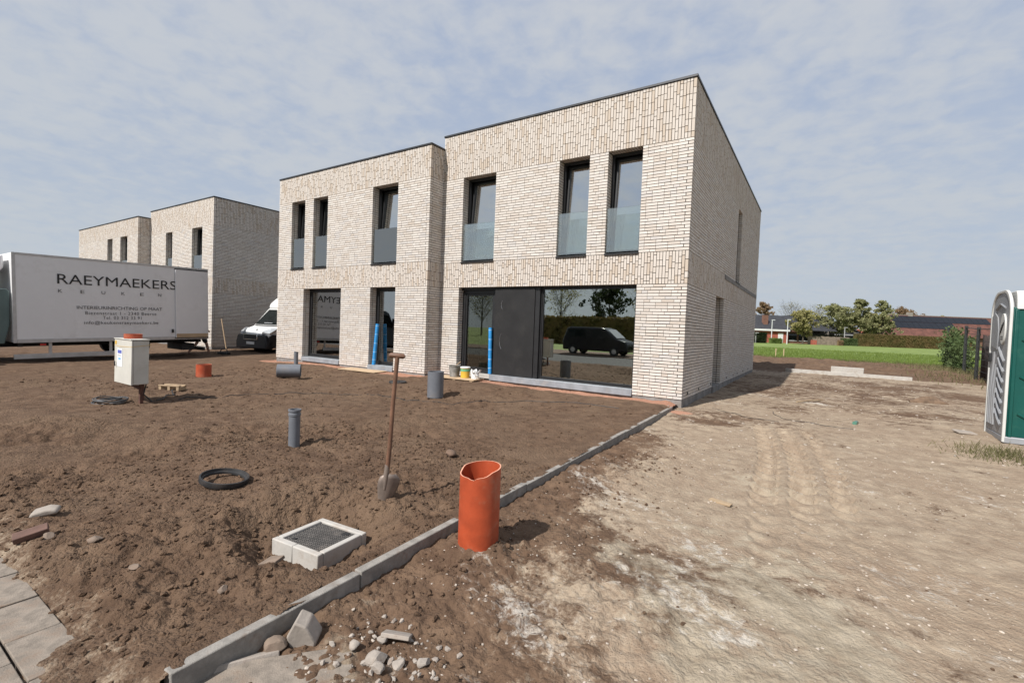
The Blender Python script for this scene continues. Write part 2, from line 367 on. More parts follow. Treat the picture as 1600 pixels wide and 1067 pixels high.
# ------------------------------------------------------------------ mesh helpers
def link(o, parent=None):
    COL.objects.link(o)
    if parent is not None: o.parent = parent
    return o
def tag(o, label=None, cat=None, group=None, kind=None):
    if label: o['label'] = label
    if cat: o['category'] = cat
    if group: o['group'] = group
    if kind: o['kind'] = kind
    return o
def thing(name, label, cat, loc=(0, 0, 0), rz=0, group=None):
    o = D.objects.new(name, None); o.empty_display_size = 0.2
    o.location = loc; o.rotation_euler = (0, 0, rz)
    link(o)
    return tag(o, label, cat, group)
class MB:
    def __init__(s): s.v = []; s.f = []
    def add(s, vs, fs):
        k = len(s.v); s.v += [tuple(p) for p in vs]; s.f += [tuple(i + k for i in f) for f in fs]; return s
    def box(s, x0, x1, y0, y1, z0, z1):
        return s.add([(x0, y0, z0), (x1, y0, z0), (x1, y1, z0), (x0, y1, z0), (x0, y0, z1), (x1, y0, z1), (x1, y1, z1), (x0, y1, z1)],
                     [(0, 3, 2, 1), (4, 5, 6, 7), (0, 1, 5, 4), (1, 2, 6, 5), (2, 3, 7, 6), (3, 0, 4, 7)])
    def prism(s, poly, axis, a, b):
        """poly: 2D outline; axis 'x': (y,z) from x=a to b; 'y': (x,z); 'z': (x,y)"""
        n = len(poly)
        def P(p, c): return (c, p[0], p[1]) if axis == 'x' else ((p[0], c, p[1]) if axis == 'y' else (p[0], p[1], c))
        vs = [P(p, a) for p in poly] + [P(p, b) for p in poly]
        fs = [tuple(range(n))[::-1], tuple(range(n, 2 * n))] + [(i, (i + 1) % n, n + (i + 1) % n, n + i) for i in range(n)]
        return s.add(vs, fs)
    def tube(s, pts, r, n=8, cap=True):
        pts = [Vector(p) for p in pts]; rs = r if isinstance(r, (list, tuple)) else [r] * len(pts)
        vs = []; fs = []; ref = None
        for i, p in enumerate(pts):
            t = (pts[min(i + 1, len(pts) - 1)] - pts[max(i - 1, 0)]).normalized()
            if ref is None: ref = t.orthogonal().normalized()
            ref = (ref - t * ref.dot(t)); ref = ref.normalized() if ref.length > 1e-6 else t.orthogonal().normalized()
            q = t.cross(ref)
            for k in range(n):
                a = 2 * math.pi * k / n
                vs.append(p + (ref * math.cos(a) + q * math.sin(a)) * rs[i])
        for i in range(len(pts) - 1):
            for k in range(n):
                fs.append((i * n + k, i * n + (k + 1) % n, (i + 1) * n + (k + 1) % n, (i + 1) * n + k))
        if cap:
            fs.append(tuple(range(n))[::-1]); fs.append(tuple(range((len(pts) - 1) * n, len(pts) * n)))
        return s.add(vs, fs)
    def lathe(s, prof, n=32, c=(0, 0, 0), closed=False):
        vs = []; fs = []; m = len(prof)
        for k in range(n):
            a = 2 * math.pi * k / n
            for r, z in prof: vs.append((c[0] + r * math.cos(a), c[1] + r * math.sin(a), c[2] + z))
        for k in range(n):
            for j in range(m if closed else m - 1):
                j2 = (j + 1) % m; k2 = (k + 1) % n
                fs.append((k * m + j, k2 * m + j, k2 * m + j2, k * m + j2))
        return s.add(vs, fs)
    def xform(s, mat, start=0):
        s.v[start:] = [tuple(mat @ Vector(p)) for p in s.v[start:]]; return s
    def build(s, name, mat, parent=None, smooth=False, bevel=0.0, seg=2):
        me = D.meshes.new(name); me.from_pydata(s.v, [], s.f); me.update()
        if mat: me.materials.append(M[mat] if isinstance(mat, str) else mat)
        if smooth:
            me.polygons.foreach_set('use_smooth', [True] * len(me.polygons))
            if hasattr(me, 'set_sharp_from_angle'): me.set_sharp_from_angle(angle=rad(40))
        o = D.objects.new(name, me); link(o, parent)
        if bevel:
            b = o.modifiers.new('bevel', 'BEVEL'); b.width = bevel; b.segments = seg; b.limit_method = 'ANGLE'; b.angle_limit = rad(35)
            me.polygons.foreach_set('use_smooth', [True] * len(me.polygons))
            if hasattr(me, 'set_sharp_from_angle'): me.set_sharp_from_angle(angle=rad(30))
        return o
def np_mesh(name, verts, quads, mat, parent=None, smooth=False, attrs=None, face_attr=None):
    """fast mesh from arrays; quads (n,4) or (n,3)"""
    me = D.meshes.new(name); nv, nf, k = len(verts), len(quads), quads.shape[1]
    me.vertices.add(nv); me.vertices.foreach_set('co', np.ascontiguousarray(verts, dtype=np.float32).ravel())
    me.loops.add(nf * k); me.polygons.add(nf)
    me.polygons.foreach_set('loop_start', np.arange(nf, dtype=np.int32) * k)
    me.loops.foreach_set('vertex_index', np.ascontiguousarray(quads, dtype=np.int32).ravel())
    me.polygons.foreach_set('use_smooth', np.full(nf, smooth))
    me.update(calc_edges=True)
    for n_, a in (attrs or {}).items():
        at = me.attributes.new(n_, 'FLOAT', 'POINT'); at.data.foreach_set('value', np.ascontiguousarray(a, dtype=np.float32))
    for n_, a in (face_attr or {}).items():
        at = me.attributes.new(n_, 'FLOAT', 'FACE'); at.data.foreach_set('value', np.ascontiguousarray(a, dtype=np.float32))
    me.materials.append(M[mat])
    return link(D.objects.new(name, me), parent)
def text_part(body, width, height, mat, parent, matrix, name='lettering', spacing=1.0):
    """flat print: letters as thin meshes, scaled to an exact width and cap height"""
    cu = D.curves.new(name, 'FONT'); cu.body = body; cu.space_character = spacing; cu.resolution_u = 3
    t = D.objects.new(name, cu); COL.objects.link(t)
    bpy.context.view_layer.update()
    me = D.meshes.new_from_object(t.evaluated_get(bpy.context.evaluated_depsgraph_get()))
    D.objects.remove(t); D.curves.remove(cu)
    co = np.empty(len(me.vertices) * 3); me.vertices.foreach_get('co', co); co = co.reshape(-1, 3)
    lo, hi = co.min(0), co.max(0)
    co[:, 0] = (co[:, 0] - lo[0]) / (hi[0] - lo[0]) * width
    co[:, 1] = co[:, 1] / 0.69 * height
    me.vertices.foreach_set('co', co.ravel()); me.update()
    me.materials.clear(); me.materials.append(M[mat])
    o = D.objects.new(name, me); link(o, parent); o.matrix_local = matrix
    return o

# ------------------------------------------------------------------ height fields
def hashn(ix, iy, seed):
    h = (ix.astype(np.int64) * 374761393 + iy.astype(np.int64) * 668265263 + seed * 1442695041) & 0xFFFFFFFF
    h = ((h ^ (h >> 13)) * 1274126177) & 0xFFFFFFFF
    h = (h ^ (h >> 16)) & 0xFFFFFFFF
    return h / 4294967295.0
def vn(x, y, seed=0):
    xi, yi = np.floor(x), np.floor(y); fx, fy = x - xi, y - yi
    fx = fx * fx * fx * (fx * (fx * 6 - 15) + 10); fy = fy * fy * fy * (fy * (fy * 6 - 15) + 10)
    a, b = hashn(xi, yi, seed), hashn(xi + 1, yi, seed); c, d = hashn(xi, yi + 1, seed), hashn(xi + 1, yi + 1, seed)
    return (a + (b - a) * fx) * (1 - fy) + (c + (d - c) * fx) * fy
def rot(x, y, a): return x * math.cos(a) - y * math.sin(a), x * math.sin(a) + y * math.cos(a)
def fbm(x, y, f, octv, seed, gain=0.5):
    s = np.zeros_like(x); a = 1.0; t = 0
    for i in range(octv):
        xx, yy = rot(x, y, 0.6 * i + 0.3); s = s + a * vn(xx * f + 17.3 * i, yy * f - 9.1 * i, seed + i); t += a; a *= gain; f *= 2.03
    return s / t
def billow(x, y, f, octv, seed, gain=0.5):
    s = np.zeros_like(x); a = 1.0; t = 0
    for i in range(octv):
        xx, yy = rot(x, y, 0.7 * i + 0.5); s = s + a * np.abs(2 * vn(xx * f + 5.7 * i, yy * f + 3.3 * i, seed + i) - 1); t += a; a *= gain; f *= 2.1
    return s / t
def sst(t): t = np.clip(t, 0, 1); return t * t * (3 - 2 * t)
def kerb_x(y): return 0.17 + (y + 9.2) * (-0.26 / 8.77)
def bell(x, y, cx, cy, rx, ry): return np.exp(-(((x - cx) / rx) ** 2 + ((y - cy) / ry) ** 2))

def soil_h(x, y):
    x = np.asarray(x, float); y = np.asarray(y, float)
    b = -0.135 + 0.075 * sst((y + 3.2) / 2.6) - 0.07 * sst((-x - 10.5) / 3.5) * (1 - sst((y + 1) / 3))
    r = 0.075 * (fbm(x, y, 0.45, 3, 11) - 0.5) + 0.045 * (fbm(x, y, 1.4, 3, 21) - 0.5)
    patch = 0.35 + 1.1 * sst((fbm(x, y, 0.7, 3, 31) - 0.35) / 0.35)
    rough = 0.055 * (billow(x, y, 2.4, 3, 41) - 0.32) + 0.036 * (billow(x, y, 7.0, 3, 51) - 0.32) + 0.020 * (billow(x, y, 19, 2, 61) - 0.3)
    smoothn = 0.35 + 0.65 * sst((-y - 4.0) / 3.0)       # raked finer towards the house
    kd = kerb_x(y) - x
    near = np.clip(sst((0.05 + kd) / 0.25), 0.35, 1)
    b = b + 0.045 * np.exp(-(kd / 0.16) ** 2) * (0.4 + 1.2 * fbm(x, y, 2.2, 2, 15))
    h = b + (r + rough * patch * (0.55 + 0.6 * smoothn)) * near
    wk = np.exp(-(kd / 0.11) ** 2) * sst((y + 9.3) / 0.3)
    h = h * (1 - wk) + wk * (-0.099 + 0.05 * (fbm(x, y, 5, 3, 17) - 0.5))
    # dug-out round the inspection cover, spoil heap behind it
    h = h - 0.15 * sst((1.18 - np.hypot((x + 0.64) / 0.60, (y + 7.99) / 0.46)) * 1.6) + 0.06 * bell(x, y, -1.3, -7.7, 0.25, 0.5) + 0.03 * bell(x, y, -0.5, -7.25, 0.6, 0.18)
    h = h + 0.07 * bell(x, y, -3.6, -7.4, 1.0, 0.5) - 0.06 * bell(x, y, -4.4, -8.1, 0.8, 0.4) + 0.08 * bell(x, y, -6.0, -8.0, 0.9, 0.5) - 0.05 * bell(x, y, -2.6, -8.6, 0.6, 0.3)
    h = h + 0.05 * bell(x, y, -8.0, -2.6, 0.7, 0.4) + 0.04 * bell(x, y, -6.5, -2.2, 1.0, 0.35)
    # runs out over the pavement edge
    nz = fbm(x, y, 1.6, 4, 71) - 0.5
    t1 = sst((-9.08 + 0.35 * nz - y) / 0.28)
    h = h * (1 - t1) + t1 * (-0.196 + 0.35 * (h + 0.135) + 0.02 * nz)
    edge = -9.24 - 0.14 * sst((x + 0.75) / 0.4) + 0.2 * nz
    return h - 0.06 * sst((edge - y) / 0.22)
def drive_base(y): return np.interp(y, [-12, -9.5, -7, -2, 5, 13, 30], [-0.27, -0.25, -0.21, -0.185, -0.13, -0.10, -0.06])
def drive_h(x, y):
    x = np.asarray(x, float); y = np.asarray(y, float)
    b = drive_base(y) + 0.085 * sst((x - 2.8) / 1.7) * sst((y + 1.8) / 1.6) * (1 - sst((y - 3) / 3))
    r = 0.07 * (fbm(x, y, 0.5, 3, 111) - 0.5) + 0.03 * (fbm(x, y, 1.7, 3, 121) - 0.5)
    earthy = np.clip(bell(x, y, 0.7, -8.6, 1.0, 1.1) + bell(x, y, 0.35, -5.2, 0.55, 2.6) + 0.8 * bell(x, y, 1.2, -7.3, 0.7, 0.5) + 0.9 * sst((y - 12.5) / 2.0), 0, 1)
    rough = 0.05 * (billow(x, y, 2.6, 3, 141) - 0.32) + 0.034 * (billow(x, y, 7.5, 3, 151) - 0.32) + 0.018 * (billow(x, y, 20, 2, 161) - 0.3)
    h = b + r + rough * (0.34 + 0.85 * earthy) + 0.012 * (fbm(x, y, 6, 4, 171) - 0.5)
    h = h + 0.055 * earthy * sst((-y - 4) / 2)
    # soil heaps at the field edge behind the house
    h = h + sst((y - 15) / 3) * (1 - sst((y - 25) / 3)) * (0.10 + 0.30 * (billow(x, y, 0.8, 4, 181) - 0.25))
    # tyre tracks: three lug-tread bands
    t = np.clip((y + 4.75) / 3.9, -0.7, 1)
    inb = (0.25 * sst((y + 7.4) / 1.6) + 0.75 * sst((y + 5.3) / 1.0)) * (1 - sst((y + 0.95) / 0.5))
    for k, (xb, xt) in enumerate(((1.93, 1.52), (2.27, 1.86), (2.60, 2.20))):
        xc = xb + (xt - xb) * (t - 0.22 * np.sin(np.clip(t, 0, 1) * math.pi)); u = (x - xc) / (0.12 if k < 2 else 0.10)
        w = sst((1.15 - np.abs(u)) / 0.25) * inb * (1.0 if k < 2 else 0.75)
        lug = np.sin(2 * math.pi * (y - 0.13 * u * u + 0.03 * u) / 0.27); lug = np.sign(lug) * np.abs(lug) ** 0.7
        h = h + w * (-0.02 + 0.032 * lug * (0.6 + 0.8 * fbm(x, y, 3, 2, 191))) + 0.010 * np.exp(-((np.abs(u) - 1.25) / 0.25) ** 2) * inb * fbm(x, y, 5, 2, 195)
    h = h + 0.035 * np.exp(-((np.hypot(x - 0.435, y + 7.45) - 0.15) / 0.09) ** 2) * (0.4 + 1.2 * fbm(x, y, 4, 2, 177))
    # wet hollow by the house corner
    h = h - 0.03 * bell(x, y, 0.75, -1.0, 0.35, 0.3)
    # drops under the field
    return h - 0.6 * sst((y - 27) / 4)

# polar tessellation, fine in front and coarse elsewhere
ax_ = math.atan2(fwd.y, fwd.x)
th_f = np.arange(-63, 63.01, 0.205)
th_c = np.arange(64.5, 296.9, 2.5)
th = np.radians(np.concatenate([th_f, th_c])) + ax_
rr = 0.85 * np.exp(np.arange(0, 1230) * 0.00345)
TH, RR = np.meshgrid(th, rr)
GX, GY = CAM.x + RR * np.cos(TH), CAM.y + RR * np.sin(TH)
nR, nT = GX.shape
ii, jj = np.meshgrid(np.arange(nR - 1), np.arange(nT), indexing='ij')
Q = np.stack([ii * nT + jj, (ii + 1) * nT + jj, (ii + 1) * nT + (jj + 1) % nT, ii * nT + (jj + 1) % nT], -1).reshape(-1, 4)[:, ::-1]
gx, gy = GX.ravel(), GY.ravel()
qcx, qcy = gx[Q].mean(1), gy[Q].mean(1)
SX1, SY1 = -6.6776, -0.5357        # step between the two halves
XL = -13.8412
DEP = 12.1077
def sub_mesh(name, sel, hf, mat, attr_f, label=None):
    q = Q[sel]; used = np.unique(q); remap = np.full(len(gx), -1, np.int64); remap[used] = np.arange(len(used))
    x, y = gx[used], gy[used]
    return np_mesh(name, np.stack([x, y, hf(x, y)], 1), remap[q], mat, None, True, attr_f(x, y))
def soil_attr(x, y):
    pale = 0.10 + 0.35 * (fbm(x, y, 0.5, 4, 201) - 0.45) + 0.36 * sst((-9.0 - y) / 0.35)
    red = 0.95 * sst((y - (np.where(x > SX1, -0.62, -1.15) + 0.3 * (fbm(x, y, 1.5, 3, 221) - 0.5))) / 0.25) * sst((x + 14.5) / 0.5)
    lime = -0.25 + 0.25 * sst((x - kerb_x(y) + 0.35) / 0.3)
    return {'pale': pale, 'lime': lime, 'clay': np.full_like(x, -0.6), 'red': red}
def drive_attr(x, y):
    earthy = np.clip(1.15 * bell(x, y, 0.5, -8.9, 1.25, 1.25) + 0.75 * bell(x, y, 0.2, -5.4, 0.5, 2.6) + 0.5 * bell(x, y, 1.35, -6.9, 0.9, 0.5) + 1.2 * sst((y - 13.0) / 2.5) + 0.6 * bell(x, y, 0.75, -1.0, 0.5, 0.3) + 0.35 * bell(x, y, 0.9, -0.2, 1.2, 0.5) + 0.22 * bell(x, y, 4.6, 6.5, 2.5, 3.5) + 0.15 * bell(x, y, 3, 9, 3, 2.5) + 0.5 * bell(x, y, 4.2, -9.2, 1.0, 0.8), 0, 1.2)
    pale = 0.85 - earthy + 1.0 * (fbm(x, y, 0.9, 6, 231, 0.65) - 0.5) + 0.12 * bell(x, y, 3.2, -4.5, 2.0, 2.5) - 0.22 * sst((y + 0.5) / 2.5)
    sx, sy = rot(x, y, 0.5)
    lime = 0.22 + 1.15 * (fbm(sx * 0.6, sy * 1.5, 1.3, 4, 241) - 0.5) + 0.25 * bell(x, y, 1.3, -7.4, 0.7, 1.2) + 0.3 * bell(x, y, 2.6, 3.2, 1.0, 0.8) + 0.12 * bell(x, y, 3.2, -6.5, 1.5, 2) - 0.5 * sst((y - 12) / 2)
    clay = 0.10 + 1.1 * (fbm(sx * 0.7, sy * 1.4, 0.8, 3, 251) - 0.5) + 0.35 * bell(x, y, 1.9, -6.9, 0.8, 0.8) + 0.42 * bell(x, y, 2.5, -8.0, 1.1, 0.9) - 0.5 * sst((y + 4.5) / 2)
    red = 0.95 * bell(x, y, 0.1, -0.55, 0.33, 0.28)
    return {'pale': pale, 'lime': lime, 'clay': clay, 'red': red}
inside_house = (qcx < -0.2) & (qcx > XL + 0.2) & (qcy > 0.3) & (qcy < DEP - 0.2)
left = qcx < kerb_x(qcy) + 0.015
lim = (qcy > -9.75) & (np.hypot(qcx - CAM.x, qcy - CAM.y) < 58)
plot = sub_mesh('soil_plot', left & lim & (qcy < 14) & ~inside_house, soil_h, 'soil', soil_attr)
tag(plot, 'lumpy brown topsoil in front of the houses', None, None, 'structure')
drv = sub_mesh('driveway', ((qcx > kerb_x(qcy) - 0.015) | (qcy >= 14)) & ((qcy > -11.3) & (np.hypot(qcx - CAM.x, qcy - CAM.y) < 58)) & ~inside_house & (qcy < 33), drive_h, 'drive', drive_attr)
tag(drv, 'pale compacted sandy ground beside the house with tyre tracks', None, None, 'structure')
def gz(x, y):
    f = soil_h if x < kerb_x(y) else drive_h
    return float(f(np.array([x]), np.array([y]))[0])

g = MB(); g.add([(-900, -900, -0.9), (900, -900, -0.9), (900, 1500, -0.9), (-900, 1500, -0.9)], [(0, 1, 2, 3)])
tag(g.build('ground', 'field'), kind='structure')
# meadow behind the plot, rising very gently
fx = np.concatenate([np.linspace(-140, -12, 30), np.linspace(-10, 40, 101), np.linspace(44, 160, 30)])
fy = np.concatenate([np.linspace(26, 45, 60), np.linspace(46, 135, 60)])
FX, FY = np.meshgrid(fx, fy)
def field_h(x, y): return -0.06 + 0.0045 * np.clip(y - 30, 0, 80) + 0.10 * (fbm(x, y, 0.25, 4, 301) - 0.5) - 0.16 * sst((27.5 + 2.2 * (fbm(x, y, 0.5, 3, 311) - 0.5) - y) / 1.5)
n1_, n2_ = FX.shape
i1, j1 = np.meshgrid(np.arange(n1_ - 1), np.arange(n2_ - 1), indexing='ij')
FQ = np.stack([i1 * n2_ + j1, i1 * n2_ + j1 + 1, (i1 + 1) * n2_ + j1 + 1, (i1 + 1) * n2_ + j1], -1).reshape(-1, 4)
fo = np_mesh('meadow', np.stack([FX.ravel(), FY.ravel(), field_h(FX.ravel(), FY.ravel())], 1), FQ, 'field', None, True)
tag(fo, kind='structure')
# grass blades on the near part of the meadow
def blades(name, px, py, pz, h, w, mat, label, lean=0.35):
    n = len(px); a = rng.uniform(0, 2 * math.pi, n); l = rng.uniform(-lean, lean, (n, 2)); hh = h * rng.uniform(0.5, 1.3, n)
    base = np.stack([px, py, pz - 0.02], 1); d = np.stack([np.cos(a), np.sin(a), 0 * a], 1) * (w * 0.5)
    tip = base + np.stack([l[:, 0] * hh, l[:, 1] * hh, hh], 1)
    V = np.stack([base - d, base + d, tip], 1).reshape(-1, 3)
    o = np_mesh(name, V, np.arange(3 * n).reshape(-1, 3), mat, None, False, None, {'bc': rng.uniform(0, 1, n)})
    return tag(o, label, 'grass', None, 'stuff')
n = 60000
bx = rng.uniform(-8, 30, n); by = 26.6 + 32 * rng.uniform(0, 1, n) ** 1.9
blades('meadow_grass', bx, by, field_h(bx, by), 0.16, 0.05, 'grass', 'short green meadow grass behind the building plot')

# street behind the photographer
g = MB(); g.box(-90, 90, -18.5, -11.35, -0.6, -0.32)
tag(g.build('road', 'asphalt'), kind='structure')
g = MB(); g.add([(-140, -140, -0.30), (140, -140, -0.30), (140, -24, -0.30), (-140, -24, -0.30)], [(0, 1, 2, 3)])
tag(g.build('far_meadow', 'field'), kind='structure')
g = MB(); g.box(-140, 140, -24, -18.5, -0.7, -0.27)
tag(g.build('verge', 'clod'), kind='structure')
pave = MB(); pave.box(-60, 0.12, -11.3, -9.26, -0.6, -0.272)
pave_o = tag(pave.build('pavement', 'soil'), kind='structure')
SLAB_ME = []
for k in range(3):
    sb = MB(); sb.box(-0.198, 0.198, -0.1, 0.1, -0.06, 0.0)
    o = sb.build('slab', 'paving', pave_o, bevel=0.004); SLAB_ME.append(o)
first = list(SLAB_ME)
row = 0
for ry in np.arange(-9.39, -10.3, -0.212):
    for k in range(9):
        xx = 0.02 - 0.2 - (0.2 if row % 2 else 0) - 0.402 * k
        o = first.pop() if first else SLAB_ME[(k + row) % 3].copy()
        if o.name not in COL.objects: COL.objects.link(o)
        o.parent = pave_o
        o.location = (xx, ry, -0.206 + random.uniform(-0.004, 0.004)); o.rotation_euler = (random.uniform(-.008, .008), random.uniform(-.006, .006), random.uniform(-.006, .006))
    row += 1

# ------------------------------------------------------------------ bricks
CO1, CO2 = 2.3927 / 37, (5.3525 - 3.0731) / 35
ZB, ZT, ZW = 2.3927, 3.0731, 5.3525
JT = 0.0145     # bed joint
HJ = 0.007      # head joint
BD = 0.10
class Wall:
    """brick face: u along the wall, w inwards, outward normal N"""
    def __init__(s, org, U, N, L, top, ops, c0=None, c1=None):
        s.o, s.U, s.N, s.L, s.top, s.ops, s.c0, s.c1 = Vector(org), Vector(U), Vector(N), L, top, ops, c0, c1
        s.b = []
    def brick(s, u0, u1, w0, w1, z0, z1): s.b.append((u0, u1, w0, w1, z0, z1))
    def gen(s, rnd):
        def ends(par):
            a, b = 0.0, s.L
            if s.c0 is not None and (par % 2) == s.c0: a = BD + JT
            if s.c1 is not None and (par % 2) == s.c1: b = s.L - BD - JT
            return a, b
        def hrow(z0, co, par):
            zc = z0 + co / 2; a, b = ends(par)
            cuts = sorted((max(a, u0), min(b, u1)) for u0, u1, za, zb in s.ops if za < zc < zb)
            spans = []; p = a
            for c0_, c1_ in cuts: spans.append((p, c0_)); p = c1_
            spans.append((p, b))
            for a0, b0 in spans:
                if b0 - a0 < 0.03: continue
                q = a0
                if rnd.random() < 0.5: L = 0.112
                else: L = rnd.choice((0.236, 0.17))
                while q < b0 - 1e-4:
                    e = q + L
                    if b0 - e < 0.075: e = b0
                    s.brick(q + (HJ / 2 if q > a0 else 0), e - (HJ / 2 if e < b0 else 0), rnd.uniform(-0.0025, 0.0025), BD, z0 + JT / 2 + rnd.uniform(-.001, .001), z0 + co - JT / 2 + rnd.uniform(-.001, .001))
                    q = e; L = (0.236 if rnd.random() < 0.66 else 0.114) + JT
            for u0, u1, za, zb in s.ops:
                if za < zc < zb:
                    s.brick(u0 - 0.1, u0 + rnd.uniform(-.002, .002), BD + JT, 2 * BD + JT + 0.03, z0 + JT / 2, z0 + co - JT / 2)
                    s.brick(u1 + rnd.uniform(-.002, .002), u1 + 0.1, BD + JT, 2 * BD + JT + 0.03, z0 + JT / 2, z0 + co - JT / 2)
        def vzone(z0, z1):
            a = BD + JT if s.c0 == 0 else 0.0
            b = s.L - BD - JT if s.c1 == 0 else s.L
            nc = max(1, round((b - a) / 0.0647)); pw = (b - a) / nc
            for k in range(nc):
                ua, ub = a + k * pw, a + (k + 1) * pw
                q = z0; L = rnd.choice((0.07, 0.12, 0.17, 0.236))
                while q < z1 - 1e-4:
                    e = q + L
                    if z1 - e < 0.06: e = z1
                    s.brick(ua + (0.0062 if k else 0), ub - (0.0062 if k < nc - 1 else 0), rnd.uniform(-0.003, 0.003), BD, q + HJ * 0.9, e - HJ * 0.9)
                    q = e; L = (0.236 if rnd.random() < 0.72 else 0.114) + JT
                for u0, u1, za, zb in s.ops:
                    if abs(zb - z0) < 0.05 and ua >= u0 - 0.01 and ub <= u1 + 0.01:
                        s.brick(ua + JT / 2, ub - JT / 2, BD + JT, 2 * BD + JT + 0.03, z0 + JT / 2, z0 + 0.12)
        for i in range(37): hrow(i * CO1, CO1, i)
        vzone(ZB, ZT)
        for i in range(35): hrow(ZT + i * CO2, CO2, i)
        vzone(ZW, s.top)
        return s
    def arrays(s, idx=None):
        b = np.array(s.b if idx is None else [s.b[i] for i in idx]); n = len(b)
        sel = [(0, 2, 4), (1, 2, 4), (1, 3, 4), (0, 3, 4), (0, 2, 5), (1, 2, 5), (1, 3, 5), (0, 3, 5)]
        U, N, O = np.array(s.U), np.array(s.N), np.array(s.o)
        V = np.stack([O + b[:, [i]] * U - b[:, [j]] * N + b[:, [k]] * np.array([0, 0, 1.0]) for i, j, k in sel], 1)
        F = np.array([(0, 1, 5, 4), (1, 2, 6, 5), (3, 0, 4, 7), (0, 3, 2, 1), (4, 5, 6, 7)])
        if s.U.cross(Vector((0, 0, 1))).dot(s.N) < 0: F = F[:, ::-1]
        return V, F
    def core(s, mb, w0=0.03, w1=0.30, u_in0=0.012, u_in1=0.012, top=None):
        e = 0.012
        us = sorted({u_in0, s.L - u_in1, *[o[0] - e for o in s.ops], *[o[1] + e for o in s.ops]})
        zs = sorted({0.0, top or s.top, *[max(0, o[2] - e) for o in s.ops], *[o[3] + e for o in s.ops]})
        for a, b in zip(us, us[1:]):
            run = None
            for c, d in zip(zs, zs[1:]):
                uc, zc = (a + b) / 2, (c + d) / 2
                solid = not any(o[0] - e < uc < o[1] + e and o[2] - e < zc < o[3] + e for o in s.ops)
                if solid: run = (run[0], d) if run else (c, d)
                if (not solid or d == zs[-1]) and run:
                    p = [s.o + s.U * u - s.N * w for u in (a, b) for w in (w0, w1)]
                    xs = [q.x for q in p]; ys = [q.y for q in p]
                    mb.box(min(xs), max(xs), min(ys), max(ys), run[0] + s.o.z, run[1] + s.o.z); run = None
def brick_parts(walls, wall_obj, n_single, seed):
    """the nearest bricks singly, all others joined"""
    r = np.random.default_rng(seed)
    allv = []; 
    for w in walls:
        V, F = w.arrays(); allv.append((V, F))
    cen = np.concatenate([v.mean(1) for v, f in allv]); wi = np.concatenate([np.full(len(v), k) for k, (v, f) in enumerate(allv)])
    loc = np.concatenate([np.arange(len(v)) for v, f in allv])
    depth = np.concatenate([np.array([b[2] for b in w.b]) for w in walls])
    score = np.linalg.norm(cen - np.array(CAM), axis=1) + 100 * (depth > 0.05) + np.where(wi == 0, 0, 1.2)
    single = np.argsort(score)[:n_single] if n_single else np.array([], int)
    mask = np.ones(len(cen), bool); mask[single] = False
    allb = np.concatenate([np.array(w.b) for w in walls]); vert = (allb[:, 5] - allb[:, 4]) > 0.058
    cols = np.where(vert, r.uniform(0, 0.45, len(cen)), r.uniform(0.1, 1, len(cen)))
    VV, FF, CC = [], [], []; k = 0
    off = 0
    for wk, (V, F) in enumerate(allv):
        m = mask[off:off + len(V)]; c = cols[off:off + len(V)]; off += len(V)
        V = V[m]; n_ = len(V)
        VV.append(V.reshape(-1, 3)); FF.append((F[None] + (np.arange(n_) * 8)[:, None, None]).reshape(-1, 4) + k); CC.append(np.repeat(c[m], 5)); k += n_ * 8
    o = np_mesh('brickwork', np.concatenate(VV), np.concatenate(FF), 'brick', wall_obj, False, None, {'bc': np.concatenate(CC)})
    tag(o, kind='stuff')
    cache = {}
    for i in single:
        V, F = allv[wi[i]]; v = V[loc[i]]; c = v[0]
        rel = v - c
        key = (wi[i], tuple(np.round(rel[6], 3)), int(cols[i] * 14))
        if key not in cache:
            t = np_mesh('brick', rel, F, 'brick', wall_obj, False, None, {'bc': np.full(5, (int(cols[i] * 14) + 0.5) / 14)})
            cache[key] = t.data
        else:
            t = link(D.objects.new('brick', cache[key]), wall_obj)
        t.location = c

def window(house, org, U, N, u0, u1, z0, z1, w=0.22, tilt=0.0, gl='glass', bal=False, sill=None, name='window', fw=0.055):
    """frame, sash, pane and extras of one opening; u measured from org"""
    org, U, N = Vector(org), Vector(U), Vector(N)
    T = Matrix((( U.x, -N.x, 0, org.x), (U.y, -N.y, 0, org.y), (0, 0, 1, 0), (0, 0, 0, 1)))
    def ring(a, b, c, d, t, w0, w1):
        m = MB(); m.box(a, a + t, w0, w1, c, d); m.box(b - t, b, w0, w1, c, d); m.box(a + t, b - t, w0, w1, c, c + t); m.box(a + t, b - t, w0, w1, d - t, d); return m
    m = ring(u0, u1, z0, z1, fw, w, w + 0.08); fr = m.xform(T).build(name, 'frame', house)
    a, b, c, d = u0 + fw, u1 - fw, z0 + fw, z1 - fw; st_ = 0.05 if fw > 0.04 else 0.03
    m = ring(a + .004, b - .004, c + .004, d - .004, st_, w + 0.015, w + 0.075)
    p = MB(); p.box(a + st_, b - st_, w + 0.04, w + 0.056, c + st_, d - st_)
    if tilt:
        R = Matrix.Translation((0, w + 0.05, c)) @ Matrix.Rotation(-tilt, 4, 'X') @ Matrix.Translation((0, -w - 0.05, -c))
        m.xform(R); p.xform(R)
    m.xform(T).build('sash', 'frame', fr); p.xform(T).build('pane', gl, fr)
    if bal:
        q = MB(); q.box(u0 + .012, u1 - .012, 0.055, 0.069, z0 + .045, z0 + 1.02); q.xform(T).build('balustrade', 'glass_bal', fr)
    if sill:
        q = MB(); q.box(u0 - .0, u1 + .0, -0.035, w, z0 - 0.035, z0 - 0.003) if sill == 'frame' else q.box(u0 + .003, u1 - .003, -0.03, w + 0.06, z0 - 0.14, z0 - 0.004)
        q.xform(T).build('sill', sill, fr, bevel=0.004)
    return fr

